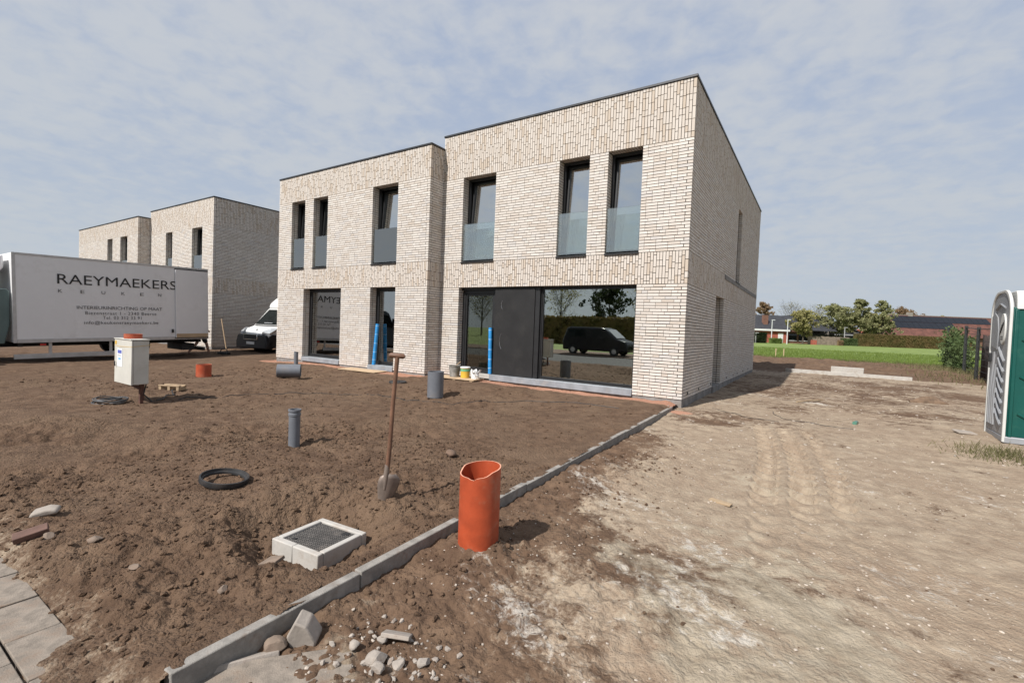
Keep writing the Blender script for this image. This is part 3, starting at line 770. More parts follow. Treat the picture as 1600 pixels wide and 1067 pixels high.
def coping(mb, x0, x1, y0, y1, z, t=0.05, wd=0.33, front=True, right=True, back=True, left=True):
    e = 0.022
    if front: mb.box(x0 - e, x1 + e, y0 - e, y0 + wd, z, z + t)
    if back: mb.box(x0 - e, x1 + e, y1 - wd, y1 + e, z, z + t)
    if left: mb.box(x0 - e, x0 + wd, y0 + wd, y1 - wd, z, z + t)
    if right: mb.box(x1 - wd, x1 + e, y0 + wd, y1 - wd, z, z + t)

def build_right(ox, oy, label, group, win_up, ground_ops, side_ops, single, seed, width=-SX1, roof=6.6, mirror=False):
    """the taller half: front on y=oy from ox-width to ox, side wall on x=ox"""
    h = thing('house', label, 'house', (ox, oy, 0), 0, group)
    rnd = random.Random(seed)
    up = [(width + a, width + b, ZT + 0.006, ZW) for a, b in win_up]
    gr = [(width + a, width + b, -0.01, ZB) for a, b in ground_ops]
    fw = Wall((-width, 0, 0), (1, 0, 0), (0, -1, 0), width, roof - 0.05, up + gr, None, 1).gen(rnd)
    sw = Wall((0, 0, 0), (0, 1, 0), (1, 0, 0), DEP, roof - 0.05, side_ops, 0, None).gen(rnd)
    mb = MB(); fw.core(mb); sw.core(mb, u_in0=0.30)
    mb.box(-width + 0.001, -0.3, DEP - 0.3, DEP, 0, roof - 0.05)          # rear wall
    mb.box(-width + 0.001, -width + 0.25, 0.301, DEP - 0.301, 0, roof - 0.05)
    wo = mb.build('wall', 'mortar', h)
    brick_parts([fw, sw], wo, single, seed)
    m = MB(); m.box(-width, -0.004, 0.02, 0.3, -0.5, -0.002); m.box(-0.32, -0.006, 0.305, DEP - 0.05, -0.5, -0.002)
    m.build('plinth', 'plinth', h)
    m = MB(); m.box(-width + 0.3, -0.31, 0.32, DEP - 0.32, roof - 0.4, roof - 0.15); ro = m.build('roof', 'coping', h)
    m = MB(); coping(m, -width, 0, 0, DEP, roof - 0.05, back=True); m.build('coping', 'coping', ro, bevel=0.006)
    m = MB(); m.box(-width + 0.26, -0.31, 0.31, DEP - 0.31, -0.3, 0.10); m.build('floor', 'inside_floor', h)
    m = MB(); m.box(-width + 0.26, -0.31, 0.31, DEP - 0.31, 2.62, 2.95); m.build('storey_slab', 'inside', h)
    m = MB(); m.box(-width + 0.26, -0.31, 5.2, 5.35, 0.06, 2.62); m.box(-width + 0.26, -0.31, 4.4, 4.55, 2.95, 6.15); m.box(-0.34, -0.312, 0.32, 2.9, 0.06, 2.62)
    m.build('partition', 'inside', h)
    for a, b in win_up:
        window(h, (0, 0, 0), (1, 0, 0), (0, -1, 0), a, b, ZT + 0.012, ZW, 0.235, rad(3.2), 'glass_up', True, 'frame')
    return h

SIDE_OPS = [(3.2, 4.38, -0.01, ZB), (6.28, 7.10, ZT + 0.006, ZW)]
hr = build_right(0, 0, 'pale brick house half with tall corner and wide dark-framed living-room window', 'new brick houses',
                 [(-5.965, -4.882), (-3.05, -2.268), (-1.824, -1.04)], [(-6.005, -1.046)], SIDE_OPS, 300, 3)
# ground floor front of the right half: glazed door, dark panel, big window
def gfloor(h):
    m = MB(); m.box(-4.86, -1.05, -0.035, 0.3, -0.03, 0.115); m.build('sill', 'bluestone', h, bevel=0.005)
    m = MB(); m.box(-6.0, -4.862, 0.02, 0.32, -0.05, 0.10); m.build('door_step', 'concrete_new', h, bevel=0.004)
    p = MB(); p.box(-4.835, -3.63, 0.075, 0.13, 0.117, ZB - 0.045); pn = p.build('door_panel', 'panel', h, bevel=0.004)
    for zc, s_ in ((1.93, 1), (1.0, 1.9)):
        t = MB(); t.tube([(-4.60 + 0.10 * s_ * (0.35 * (q ** 2) - 0.25), 0.070, zc + 0.11 * s_ * q) for q in np.linspace(-1, 1, 9)], 0.004, 6)
        t.build('handle', 'chrome', pn, True)
    m = MB(); m.box(-3.628, -3.50, 0.10, 0.31, 0.117, ZB - 0.002); m.box(-6.0, -3.63, 0.132, 0.31, ZB - 0.06, ZB - 0.002); m.box(-4.85, -4.78, 0.132, 0.31, 0.11, ZB - 0.06)
    m.build('door_frame', 'frame', h)
    window(h, (0, 0, 0), (1, 0, 0), (0, -1, 0), -3.50, -1.05, 0.118, ZB - 0.002, 0.16, 0, 'glass', fw=0.035)
    window(h, (0, 0, 0), (1, 0, 0), (0, -1, 0), -5.998, -4.86, 0.104, ZB - 0.064, 0.19, 0, 'glass_door', name='glazed_door', fw=0.09)
    m = MB(); m.box(-6.35, -4.75, 1.5, 1.6, 0.10, 2.62); m.box(-4.75, -4.65, 0.6, 1.6, 0.10, 2.62); m.build('hall_wall', 'inside', h)
gfloor(hr)
# side wall fittings
m = MB(); m.box(0.006, 0.016, 4.31, 11.95, ZT - 0.13, ZT - 0.004); m.build('lead_flashing', 'plinth', hr)
window(hr, (0, 0, 0), (0, 1, 0), (1, 0, 0), 3.2, 4.38, 0.02, ZB, 0.24, 0, 'glass', name='side_door', fw=0.08)
window(hr, (0, 0, 0), (0, 1, 0), (1, 0, 0), 6.28, 7.10, ZT + 0.012, ZW, 0.24, 0, 'glass_up', False, 'frame')
m = MB(); m.box(-0.25, 0.03, 3.22, 4.36, -0.3, 0.01); m.build('door_step', 'plinth', hr, bevel=0.01)
for yy in (0.45, 1.55, 3.0, 5.4, 6.7, 7.6, 9.0, 10.4):
    m = MB(); m.box(0.001, 0.006, yy, yy + 0.09, 0.075, 0.125); m.build('weep_hole', 'chassis', hr)

def build_left(ox, oy, label, group, win_up, ground_ops, single, seed, width, roof=6.25, step=0.5357):
    """the lower half standing forward; its right-hand return faces +x at x=ox"""
    h = thing('house', label, 'house', (ox, oy, 0), 0, group)
    rnd = random.Random(seed)
    up = [(width + a, width + b, ZT + 0.006, ZW) for a, b in win_up]
    gr = [(width + a, width + b, -0.01, ZB) for a, b, z in ground_ops]
    fw = Wall((-width, 0, 0), (1, 0, 0), (0, -1, 0), width, roof - 0.05, up + gr, None, 1).gen(rnd)
    sw = Wall((0, 0, 0), (0, 1, 0), (1, 0, 0), step, roof - 0.05, [], 0, None).gen(rnd)
    mb = MB(); fw.core(mb); sw.core(mb, u_in0=0.30, u_in1=0.0)
    mb.box(-width + 0.001, -width + 0.3, 0.301, DEP, 0, roof - 0.05); mb.box(-width + 0.301, -0.02, DEP - 0.3, DEP, 0, roof - 0.05)
    mb.box(-0.25, -0.012, step + 0.001, DEP - 0.301, 0, roof - 0.05)
    wo = mb.build('wall', 'mortar', h)
    brick_parts([fw, sw], wo, single, seed)
    m = MB(); m.box(-width, -0.004, 0.02, 0.3, -0.5, -0.002); m.build('plinth', 'plinth', h)
    m = MB(); m.box(-width + 0.3, -0.26, 0.32, DEP - 0.32, roof - 0.4, roof - 0.15); ro = m.build('roof', 'coping', h)
    m = MB(); coping(m, -width, 0, 0, DEP, roof - 0.05); m.build('coping', 'coping', ro, bevel=0.006)
    m = MB(); m.box(-width + 0.31, -0.26, 0.31, DEP - 0.31, -0.3, 0.10); m.build('floor', 'inside_floor', h)
    m = MB(); m.box(-width + 0.31, -0.26, 0.31, DEP - 0.31, 2.62, 2.95); m.build('storey_slab', 'inside', h)
    m = MB(); m.box(-width + 0.31, -0.26, 5.2, 5.35, 0.06, 2.62); m.box(-width + 0.31, -0.26, 4.4, 4.55, 2.95, 5.85); m.build('partition', 'inside', h)
    for a, b in win_up:
        window(h, (0, 0, 0), (1, 0, 0), (0, -1, 0), a, b, ZT + 0.012, ZW, 0.235, rad(3.2), 'glass_up', True, 'frame')
    for a, b, z in ground_ops:
        window(h, (0, 0, 0), (1, 0, 0), (0, -1, 0), a, b, z, ZB - 0.002, 0.235, 0, 'glass', False, 'bluestone', fw=0.05)
    return h
ox = SX1
hl = build_left(SX1, SY1, 'lower pale brick house half standing forward, joined to the taller half', 'new brick houses',
                [(a - ox, b - ox) for a, b in ((-13.08, -12.32), (-11.86, -11.1), (-8.972, -7.90))],
                [(-12.305 - ox, -10.33 - ox, 0.125), (-8.968 - ox, -7.90 - ox, 0.10)], 300, 5, -XL + SX1)
# second pair, beyond the gap
h2r = build_right(-20.10, 0.16, 'farther pale brick house half with shaded side wall behind the truck', 'new brick houses',
                  [(-2.0, -1.0), (-4.74, -4.03)], [], [], 0, 8, width=6.55)
h2l = build_left(-26.65, 0.16 - 0.5357, 'farthest pale brick house half at the left behind the truck', 'new brick houses',
                 [(-2.3, -1.35), (-4.15, -3.4)], [], 0, 9, 8.8)

# ------------------------------------------------------------------ kerb
ks = tag(D.objects.new('kerb', None), kind='structure'); link(ks)
NK = 9
ang = math.atan2(-0.26, 8.77)
km = MB(); km.box(-0.03, 0.03, 0.004, 8.77 / NK - 0.004, -0.24, 0.0)
k0 = km.build('kerb_stone', 'concrete', ks, bevel=0.006)
for i in range(NK):
    o = k0 if i == 0 else k0.copy()
    if i: COL.objects.link(o); o.parent = ks
    y = -9.2 + 8.77 / NK * i
    o.location = (kerb_x(y), y, -0.095 + random.uniform(-.004, .004)); o.rotation_euler = (random.uniform(-.004, .004), random.uniform(-.02, .02), ang * -1 * -1 if False else math.atan2(0.26, 8.77))
km = MB(); km.box(-0.72, -0.035, -0.03, 0.03, -0.2, 0.0)
o = km.build('kerb_stone', 'concrete', ks, bevel=0.006); o.location = (-0.09, -0.44, -0.075)

# rear edging and stacked kerb elements behind the house
e = tag(MB().box(-0.3, 3.95, 13.35, 13.47, -0.4, 0.06).build('edging_strip', 'concrete_new', None, bevel=0.008), 'long grey concrete edging strip behind the house', 'kerb'); e.rotation_euler = (0, 0, rad(-6)); e.location = (0, 0.55, -0.02)
e = tag(MB().box(-0.55, 0.55, -0.1, 0.1, -0.1, 0.2).build('concrete_block', 'concrete_new', None, bevel=0.01), 'loose pale concrete block lying on the edging strip behind the house', 'block'); e.location = (3.3, 13.75, 0.06); e.rotation_euler = (0, 0, rad(-8))

# ------------------------------------------------------------------ small things on the soil
def pipe_standing(name, label, x, y, r, h, mat, z=None, wall=0.008, n=40, group=None, collar=False, jag=False):
    z = gz(x, y) - 0.02 if z is None else z
    t = thing(name, label, 'pipe', (x, y, z), 0, group)
    m = MB(); k = n
    outs = []
    for i in range(n):
        a = 2 * math.pi * i / n
        top = h
        if jag:
            # one side cut lower, with a step
            c = math.cos(a - rad(262)); top = h - 0.022 * sst(np.array((c - 0.1) / 0.5)) - 0.016 * math.exp(-((a - rad(285)) / 0.16) ** 2) + 0.016 * math.cos(a - rad(60))
        outs.append((a, float(top)))
    for a, tp in outs:
        for rr_, z_ in ((r, 0.0), (r, tp), (r - wall, tp), (r - wall, 0.05)):
            m.v.append((rr_ * math.cos(a), rr_ * math.sin(a), z_))
    for i in range(n):
        j = (i + 1) % n
        m.f.append((i * 4, j * 4, j * 4 + 1, i * 4 + 1)); m.f.append((i * 4 + 2, j * 4 + 2, j * 4 + 3, i * 4 + 3))
    m.build('pipe_wall', mat, t, True)
    m2 = MB(); m2.v = [(p[0], p[1], p[2] + 0.0006) for q, p in enumerate(m.v) if q % 4 in (1, 2)]
    m2.f = [(i * 2, ((i + 1) % n) * 2, ((i + 1) % n) * 2 + 1, i * 2 + 1) for i in range(n)]
    m2.build('cut_edge', 'orange_cut' if mat == 'orange' else mat, t)
    if collar:
        c = MB(); c.lathe([(r, h - 0.075), (r + 0.006, h - 0.07), (r + 0.006, h - 0.045), (r, h - 0.04)], n); c.lathe([(r, h - 0.025), (r + 0.008, h - 0.02), (r + 0.008, h + 0.001), (r - wall, h + 0.001)], n)
        c.build('collar', mat, t, True)
    return t
op = pipe_standing('drain_pipe', 'large orange plastic pipe with a jagged cut top beside the kerb', 0.435, -7.45, 0.139, 0.63, 'orange', z=-0.235, jag=True)
op.rotation_euler = (rad(0.8), rad(0.6), 0)
pipe_standing('drain_pipe', 'short orange pipe end sticking out of the soil towards the truck', -10.3, -4.45, 0.165, 0.30, 'orange', z=-0.13)
pipe_standing('pipe_ring', 'short orange pipe ring lying on top of the electric cabinet', -7.30, -6.87, 0.125, 0.075, 'orange', z=0.935)
pipe_standing('drain_pipe', 'wide dark grey pipe standing upright in the soil before the glazed door', -4.25, -2.75, 0.165, 0.53, 'greypvc', z=-0.13)
pipe_standing('drain_pipe', 'slim grey pipe with collar standing in the soil, nearest grey pipe', -2.70, -6.84, 0.062, 0.46, 'greypvc', z=-0.14, wall=0.005, collar=True)
pipe_standing('drain_pipe', 'thin grey pipe stub upright near the left window of the lower half', -11.35, -1.35, 0.062, 0.42, 'greypvc', z=-0.07, wall=0.005)
lp = thing('drain_pipe', 'thick grey pipe lying on its side in front of the lower house half', 'pipe', (-8.72, -3.2, 0.07), 0)
m = MB(); m.lathe([(0.158, -0.27), (0.165, -0.265), (0.165, 0.265), (0.158, 0.27), (0.152, 0.265), (0.152, -0.265)], 36, closed=True)
m.xform(Matrix.Rotation(rad(52), 4, 'Z') @ Matrix.Rotation(rad(90), 4, 'Y')).build('pipe_wall', 'greypvc', lp, True)

rg = tag(MB().lathe([(0.202, 0.0), (0.206, 0.025), (0.204, 0.055), (0.192, 0.058), (0.186, 0.03), (0.172, 0.022), (0.170, 0.0)], 48, closed=True).build('rubber_ring', 'rubber', None, True), 'black rubber sealing ring lying on the soil', 'ring')
rg.scale = (0.95, 0.95, 0.8); rg.location = (-2.04, -7.92, gz(-2.04, -7.92) + 0.022); rg.rotation_euler = (rad(-4), rad(8), 0)
ld = thing('drain_cover', 'round black plastic cover on the soil behind the shovel handle', 'drain cover', (-6.17, -1.97, gz(-6.17, -1.97) - 0.005))
MB().lathe([(0.001, 0.03), (0.15, 0.03), (0.17, 0.045), (0.20, 0.045), (0.21, 0.03), (0.21, 0.0)], 36).build('rim', 'rubber', ld, True)
MB().box(-0.05, 0.05, -0.012, 0.012, 0.03, 0.05).build('grip', 'rubber', ld, bevel=0.004)
ld2 = thing('drain_cover', 'small dark drain cover near the doorstep of the lower half', 'drain cover', (-9.2, -0.95, gz(-9.2, -0.95)))
MB().lathe([(0.001, 0.03), (0.13, 0.03), (0.16, 0.035), (0.17, 0.0)], 30).build('rim', 'rubber', ld2, True)

# inspection cover: concrete frame in two pieces, chequered lid
mh = thing('inspection_cover', 'pale concrete manhole frame with dark chequered lid in a dug pit', 'manhole', (-0.595, -7.955, -0.305), rad(4.5))
W2, L2 = 0.235, 0.215
def frame_piece(x0, x1, y0, y1): return MB().box(x0, x1, y0, y1, 0.0, 0.125)
fr_ = MB(); fr_.box(-W2, -W2 + 0.045, -L2, -0.065, 0, 0.125); fr_.box(-W2, -W2 + 0.045, -0.062, L2, 0, 0.125)
for (a, b, c, d) in ((-W2, -W2 + 0.047, -L2 + 0.05, L2 - 0.05), (W2 - 0.047, W2, -L2 + 0.05, L2 - 0.05)):
    frame_piece(a, b, c, d).build('frame_side', 'concrete_new', mh, bevel=0.007)
for (a, b, c, d) in ((-W2, -0.02, -L2, -L2 + 0.048), (-0.017, W2, -L2, -L2 + 0.048), (-W2, W2, L2 - 0.048, L2)):
    frame_piece(a, b, c, d).build('frame_side', 'concrete_new', mh, bevel=0.007)
lidm = MB(); lidm.box(-W2 + 0.05, W2 - 0.05, -L2 + 0.051, L2 - 0.051, 0.06, 0.112)
lo = lidm.build('lid', 'lid', mh, bevel=0.003)
tr = MB()
for i in range(19):
    for j in range(17):
        cx, cy = -0.168 + i * 0.0187, -0.148 + j * 0.0185
        if abs(cx - 0.1) < 0.02 and abs(cy - 0.13) < 0.02: continue
        a = rad(45 if (i + j) % 2 else -45); dx, dy = math.cos(a), math.sin(a)
        l_, w_ = 0.0085, 0.0028
        tr.add([(cx - dx * l_ - dy * w_, cy - dy * l_ + dx * w_, 0.112), (cx - dx * l_ + dy * w_, cy - dy * l_ - dx * w_, 0.112), (cx + dx * l_ + dy * w_, cy + dy * l_ - dx * w_, 0.112), (cx + dx * l_ - dy * w_, cy + dy * l_ + dx * w_, 0.112), (cx, cy, 0.1175)],
               [(0, 1, 4), (1, 2, 4), (2, 3, 4), (3, 0, 4)])
tag(tr.build('chequer_tread', 'tread', lo), kind='stuff')
for (cx, cy) in ((0.13, 0.13), (-0.12, -0.12)):
    MB().box(cx - 0.016, cx + 0.016, cy - 0.011, cy + 0.011, 0.1125, 0.1185).build('lifting_hole', 'chassis', lo)

# shovel
sh = thing('shovel', 'rusty shovel with wooden T-handle standing upright in the soil', 'shovel', (-0.545, -7.41, gz(-0.545, -7.41) + 0.0))
tilt = Matrix.Rotation(rad(3), 4, 'Y') @ Matrix.Rotation(rad(-1.5), 4, 'X')
m = MB(); m.tube([(0, 0, 0.20), (0.006, 0, 0.45), (0.0, 0, 0.8), (0.004, 0, 1.17)], [0.019, 0.018, 0.017, 0.017], 12); m.xform(tilt).build('shaft', 'handle', sh, True)
m = MB(); m.tube([(-0.062, 0.0, 1.175), (-0.05, 0, 1.18), (0.05, 0, 1.18), (0.062, 0, 1.175)], [0.014, 0.021, 0.021, 0.014], 12)
m.xform(tilt @ Matrix.Rotation(rad(33), 4, 'Z')).build('grip', 'handle', sh, True)
m = MB(); nu, nv_ = 9, 9
for j in range(nv_):
    t_ = j / (nv_ - 1); zz_ = -0.06 + 0.29 * t_
    hw = 0.088 * (0.30 + 0.70 * min(1, t_ * 1.5) ** 0.8) if t_ < 0.8 else 0.088 * (1 - ((t_ - 0.8) / 0.2) ** 2 * 0.55)
    for i in range(nu):
        s_ = -1 + 2 * i / (nu - 1)
        m.v.append((s_ * hw, 0.028 * s_ * s_ - 0.02 * t_ - 0.006, zz_ - 0.02 * (1 - t_) * (1 - s_ * s_)))
for j in range(nv_ - 1):
    for i in range(nu - 1): m.f.append((j * nu + i, j * nu + i + 1, (j + 1) * nu + i + 1, (j + 1) * nu + i))
bl = m.xform(tilt @ Matrix.Rotation(rad(58), 4, 'Z') @ Matrix.Rotation(rad(9), 4, 'Y')).build('blade', 'blade', sh, True)
sol = bl.modifiers.new('solid', 'SOLIDIFY'); sol.thickness = 0.003
m = MB(); m.tube([(0, -0.012, 0.10), (0, -0.006, 0.2), (0, 0, 0.30)], [0.012, 0.022, 0.02], 12); m.xform(tilt).build('socket', 'blade', sh, True)

# electric cabinet on rusty posts
cb = thing('electric_cabinet', 'off-white electric cabinet on rusty posts with paper stickers', 'cabinet', (-7.32, -6.83, -0.16))
CX0, CX1, CY0, CY1 = -0.36, 0.346, -0.17, 0.075
m = MB(); m.box(CX0, CX1, CY0 + 0.03, CY1, 0.35, 1.07); bo = m.build('cabinet_body', 'cabinet', cb, bevel=0.008)
m = MB(); m.box(CX0 - 0.006, CX1 + 0.006, CY0, CY0 + 0.027, 0.345, 1.075); dr = m.build('cabinet_door', 'cabinet', cb, bevel=0.006)
MB().box(CX0 - 0.012, CX1 + 0.012, CY0 - 0.012, CY1 + 0.01, 1.078, 1.09).build('cabinet_top', 'cabinet', cb, bevel=0.003)
m = MB(); m.box(CX0 + 0.12, CX0 + 0.34, CY0 - 0.003, CY0 - 0.001, 0.62, 0.92); stk = m.build('sticker', 'paper', dr)
MB().box(CX0 + 0.15, CX0 + 0.31, CY0 - 0.005, CY0 - 0.0035, 0.84, 0.895).build('print', 'ink_blue', stk)
MB().box(CX0 + 0.15, CX0 + 0.29, CY0 - 0.005, CY0 - 0.0035, 0.802, 0.808).build('print', 'letter_grey', stk)
MB().box(CX0 + 0.18, CX0 + 0.27, CY0 - 0.005, CY0 - 0.0035, 0.735, 0.765).build('print', 'ink_cyan', stk)
MB().box(CX0 + 0.02, CX0 + 0.09, CY0 - 0.003, CY0 - 0.001, 0.985, 1.045).build('sticker', 'yellow', dr)
m = MB(); m.tube([(CX0 + 0.07, CY0 - 0.02, 0.70), (CX0 + 0.085, CY0 - 0.025, 0.66), (CX0 + 0.085, CY0 - 0.02, 0.62)], 0.009, 8); m.build('handle', 'blackplastic', dr, True)
for (px, py) in ((0.20, 0.02), (-0.05, 0.12)):
    m = MB(); m.box(px - 0.03, px + 0.03, py - 0.025, py + 0.025, -0.25, 0.348 if py < 0.1 else 1.02); m.build('post', 'rust', cb, bevel=0.004)
MB().box(-0.42, 0.10, 0.03, 0.07, 0.24, 0.29).xform(Matrix.Rotation(rad(5), 4, 'Y')).build('bracket', 'rust', cb)
MB().tube([(0.05, 0.15, 0.35), (0.07, 0.1, 0.15), (0.12, 0.2, 0.02), (0.2, 0.3, 0.0)], 0.011, 8).build('cable', 'cable', cb, True)
yl = MB().tube([(CX0, CY0 - 0.002, 0.965), (CX0 + 0.25, CY0 - 0.004, 0.955), (CX1 + 0.008, CY0, 0.97), (CX1 + 0.01, 0.1, 1.0)], 0.003, 5); yl.build('string', 'yellow', cb)

# coil of cable, loose cables, pallet piece
co = MB()
for k in range(6):
    r_ = 0.24 + 0.035 * math.sin(k * 2.1); ph = k * 1.3; pts = []
    for i in range(29):
        a = 2 * math.pi * i / 28
        pts.append((r_ * 1.15 * math.cos(a) + 0.02 * math.sin(3 * a + ph), r_ * math.sin(a) + 0.03 * math.cos(2 * a + ph), 0.03 + 0.022 * k + 0.02 * math.sin(2 * a + ph)))
    co.tube(pts, 0.013, 7)
c_ = tag(co.build('cable_coil', 'cable_grey', None, True), 'coil of dark grey cable on the soil by the cabinet posts', 'cable'); c_.location = (-7.45, -7.12, gz(-7.45, -7.12) - 0.03); c_.scale = (0.8, 0.8, 0.7)
def ground_line(name, label, pts, r, mat, lift=0.004, amp=0.03):
    q = []
    for (a, b) in zip(pts, pts[1:]):
        L = math.hypot(b[0] - a[0], b[1] - a[1]); n_ = max(3, int(L / 0.12))
        for i in range(n_):
            t_ = i / n_; x = a[0] + (b[0] - a[0]) * t_; y = a[1] + (b[1] - a[1]) * t_
            x += amp * math.sin(7 * t_ + a[0]); y += amp * math.cos(5 * t_ + a[1] * 3)
            q.append((x, y, gz(x, y) + lift))
    return tag(MB().tube(q, r, 6).build(name, mat, None, True), label, 'cable')
ground_line('cable', 'thin dark cable lying across the raked soil before the houses', [(-7.1, -6.3), (-6.6, -4.8), (-5.6, -3.6), (-4.6, -3.35), (-3.6, -3.1), (-2.6, -1.9), (-1.6, -1.5), (-0.6, -1.6)], 0.007, 'cable')
ground_line('cable', 'black cable running from the cabinet to the pallet piece', [(-7.1, -6.6), (-7.5, -6.2), (-8.2, -5.9)], 0.012, 'cable', 0.03)
ground_line('cable', 'thin wire lying on the sandy ground near the house corner', [(0.5, 0.5), (0.95, 0.15), (1.5, -0.1), (1.9, -0.15)], 0.006, 'cable')
ground_line('cable', 'bent wire lying on the sandy ground beyond the tyre tracks', [(1.55, 1.1), (1.75, 0.35), (2.3, 0.2), (3.0, 0.05)], 0.006, 'cable')
pl = thing('pallet_piece', 'broken wooden pallet piece on the soil right of the cabinet', 'pallet', (-8.3, -5.9, gz(-8.3, -5.9)), rad(25)); pl.scale = (0.55, 0.55, 0.8)
for y0 in (-0.16, 0.10): MB().box(-0.42, 0.42, y0, y0 + 0.09, 0.10, 0.125).build('plank', 'wood', pl, bevel=0.003)
for x0 in (-0.40, -0.05, 0.30): MB().box(x0, x0 + 0.1, -0.15, 0.18, 0.0, 0.098).build('block', 'wood', pl, bevel=0.003)

# doorway: board with buckets and bag, blue rolls
bd = thing('board', 'wooden board on battens by the glazed door carrying buckets', 'board', (-5.45, -0.42, -0.07), rad(4))
MB().box(-0.72, 0.55, -0.28, 0.22, 0.055, 0.08).build('sheet', 'board', bd, bevel=0.003)
for x0 in (-0.66, -0.1, 0.42): MB().box(x0, x0 + 0.08, -0.27, 0.21, 0.0, 0.054).build('batten', 'wood', bd)
pb = tag(MB().box(-0.75, 0.75, -0.25, 0.25, 0, 0.02).build('plywood_sheet', 'board', None, bevel=0.003), 'plywood sheet lying before the doorstep of the lower half', 'board'); pb.location = (-8.75, -0.92, -0.045); pb.rotation_euler = (rad(1), 0, rad(3))
def bucket(name, label, x, y, r0, r1, h, mat, z=0.012):
    t = thing(name, label, 'bucket', (x, y, z))
    MB().lathe([(0.001, 0.004), (r0, 0.0), (r1, h), (r1 + 0.008, h), (r1 + 0.008, h - 0.02), (r1 + 0.001, h - 0.022)], 28).build('pail', mat, t, True)
    return t
b1 = bucket('bucket', 'mortar-stained grey bucket by the glazed door', -5.72, -0.40, 0.125, 0.15, 0.30, 'mortarbucket')
MB().lathe([(0.001, 0.24), (0.14, 0.245)], 24).build('mortar_fill', 'rubble', b1)
MB().tube([(0.0, 0, 0.25), (0.08, 0.0, 0.32), (0.2, -0.02, 0.40)], [0.012, 0.012, 0.016], 8).build('trowel_handle', 'wood', b1, True)
b2 = bucket('bucket', 'yellow paint bucket with white lid and green label', -5.36, -0.40, 0.115, 0.125, 0.27, 'yellow')
MB().lathe([(0.1235, 0.17), (0.1262, 0.235)], 28).build('label_band', 'greenband', b2, True)
MB().lathe([(0.001, 0.285), (0.125, 0.285), (0.134, 0.275), (0.134, 0.255), (0.127, 0.255)], 28).build('bucket_lid', 'white', b2, True)
bg = MB()
for j in range(7):
    for i in range(20):
        a = 2 * math.pi * i / 20; rr_ = 0.10 + 0.025 * math.sin(3 * a + j) + 0.02 * math.sin(5 * a + 1.7 * j) + (0.02 if j > 4 else 0)
        bg.v.append((rr_ * math.cos(a), rr_ * math.sin(a) * 0.85, 0.035 * j + (0.04 * math.sin(4 * a) if j == 6 else 0)))
for j in range(6):
    for i in range(20): bg.f.append((j * 20 + i, j * 20 + (i + 1) % 20, (j + 1) * 20 + (i + 1) % 20, (j + 1) * 20 + i))
bg.f.append(tuple(range(20))[::-1])
b3 = tag(bg.build('bag', 'white', None), 'crumpled white bag beside the yellow bucket', 'bag'); b3.location = (-5.03, -0.40, 0.012)
def roll(label, x, y, z, h, lean):
    t = thing('film_roll', label, 'roll', (x, y, z)); t.rotation_euler = lean
    MB().lathe([(0.001, 0), (0.052, 0), (0.052, h), (0.03, h), (0.028, h - 0.05)], 24).build('tube', 'blue', t, True)
    for q in (0.12, 0.31, 0.52, 0.74, 0.94): MB().lathe([(0.0528, h * q), (0.0528, h * q + 0.012)], 24).build('tape_band', 'bluelight', t, True)
roll('bright blue film roll leaning in the doorway of the taller half', -4.93, 0.10, 0.118, 1.22, (rad(-2), rad(-3), 0))
roll('bright blue film roll leaning in the doorway of the lower half', -8.78, SY1 + 0.05, 0.10, 1.22, (rad(-4), rad(1), 0))

# ------------------------------------------------------------------ stones and rubble near the camera
def rock(name, label, loc, size, mat, seed, rotz=0, cat='stone', cuts=7, group=None):
    r = random.Random(seed); bm = bmesh.new(); bmesh.ops.create_icosphere(bm, subdivisions=3, radius=1.0)
    for k in range(cuts):
        d = Vector((r.uniform(-1, 1), r.uniform(-1, 1), r.uniform(-1, 1))).normalized(); lim_ = r.uniform(0.5, 0.8)
        for v in bm.verts:
            q = v.co.dot(d)
            if q > lim_: v.co -= d * (q - lim_)
    for v in bm.verts: v.co += v.co.normalized() * 0.03 * (float(vn(np.array(v.co.x * 4 + seed), np.array(v.co.y * 4 + v.co.z * 3))) - 0.5)
    for v in bm.verts: v.co = Vector((v.co.x * size[0], v.co.y * size[1], v.co.z * size[2]))
    me = D.meshes.new(name); bm.to_mesh(me); bm.free(); me.materials.append(M[mat])
    o = link(D.objects.new(name, me)); o.location = loc; o.rotation_euler = (r.uniform(-.2, .2), r.uniform(-.2, .2), rotz)
    return tag(o, label, cat, group)
ch = MB(); ch.prism([(-0.035, 0), (0.06, -0.01), (0.085, 0.07), (0.05, 0.155), (0.0, 0.185), (-0.05, 0.11)], 'y', -0.05, 0.05)
o = tag(ch.build('concrete_chunk', 'stone', None, bevel=0.008), 'pointed pale broken concrete chunk leaning on the kerb', 'rubble'); o.location = (0.29, -8.66, -0.255); o.rotation_euler = (rad(8), rad(-6), rad(35))
sl = MB(); sl.box(-0.15, 0.15, -0.045, 0.045, -0.05, 0.02)
o = tag(sl.build('kerb_offcut', 'stone', None, bevel=0.006), 'long pale concrete offcut lying at the foot of the kerb', 'rubble'); o.location = (0.20, -8.91, -0.215); o.rotation_euler = (rad(-22), rad(4), rad(66))
sl = MB(); sl.box(-0.3, 0.33, -0.19, 0.19, -0.05, 0.0)
o = tag(sl.build('paving_slab', 'paving', None, bevel=0.006), 'sand-covered paving slab at the bottom edge beside the rubble', 'slab'); o.location = (0.46, -8.93, -0.196); o.rotation_euler = (rad(1), rad(-1), rad(48))
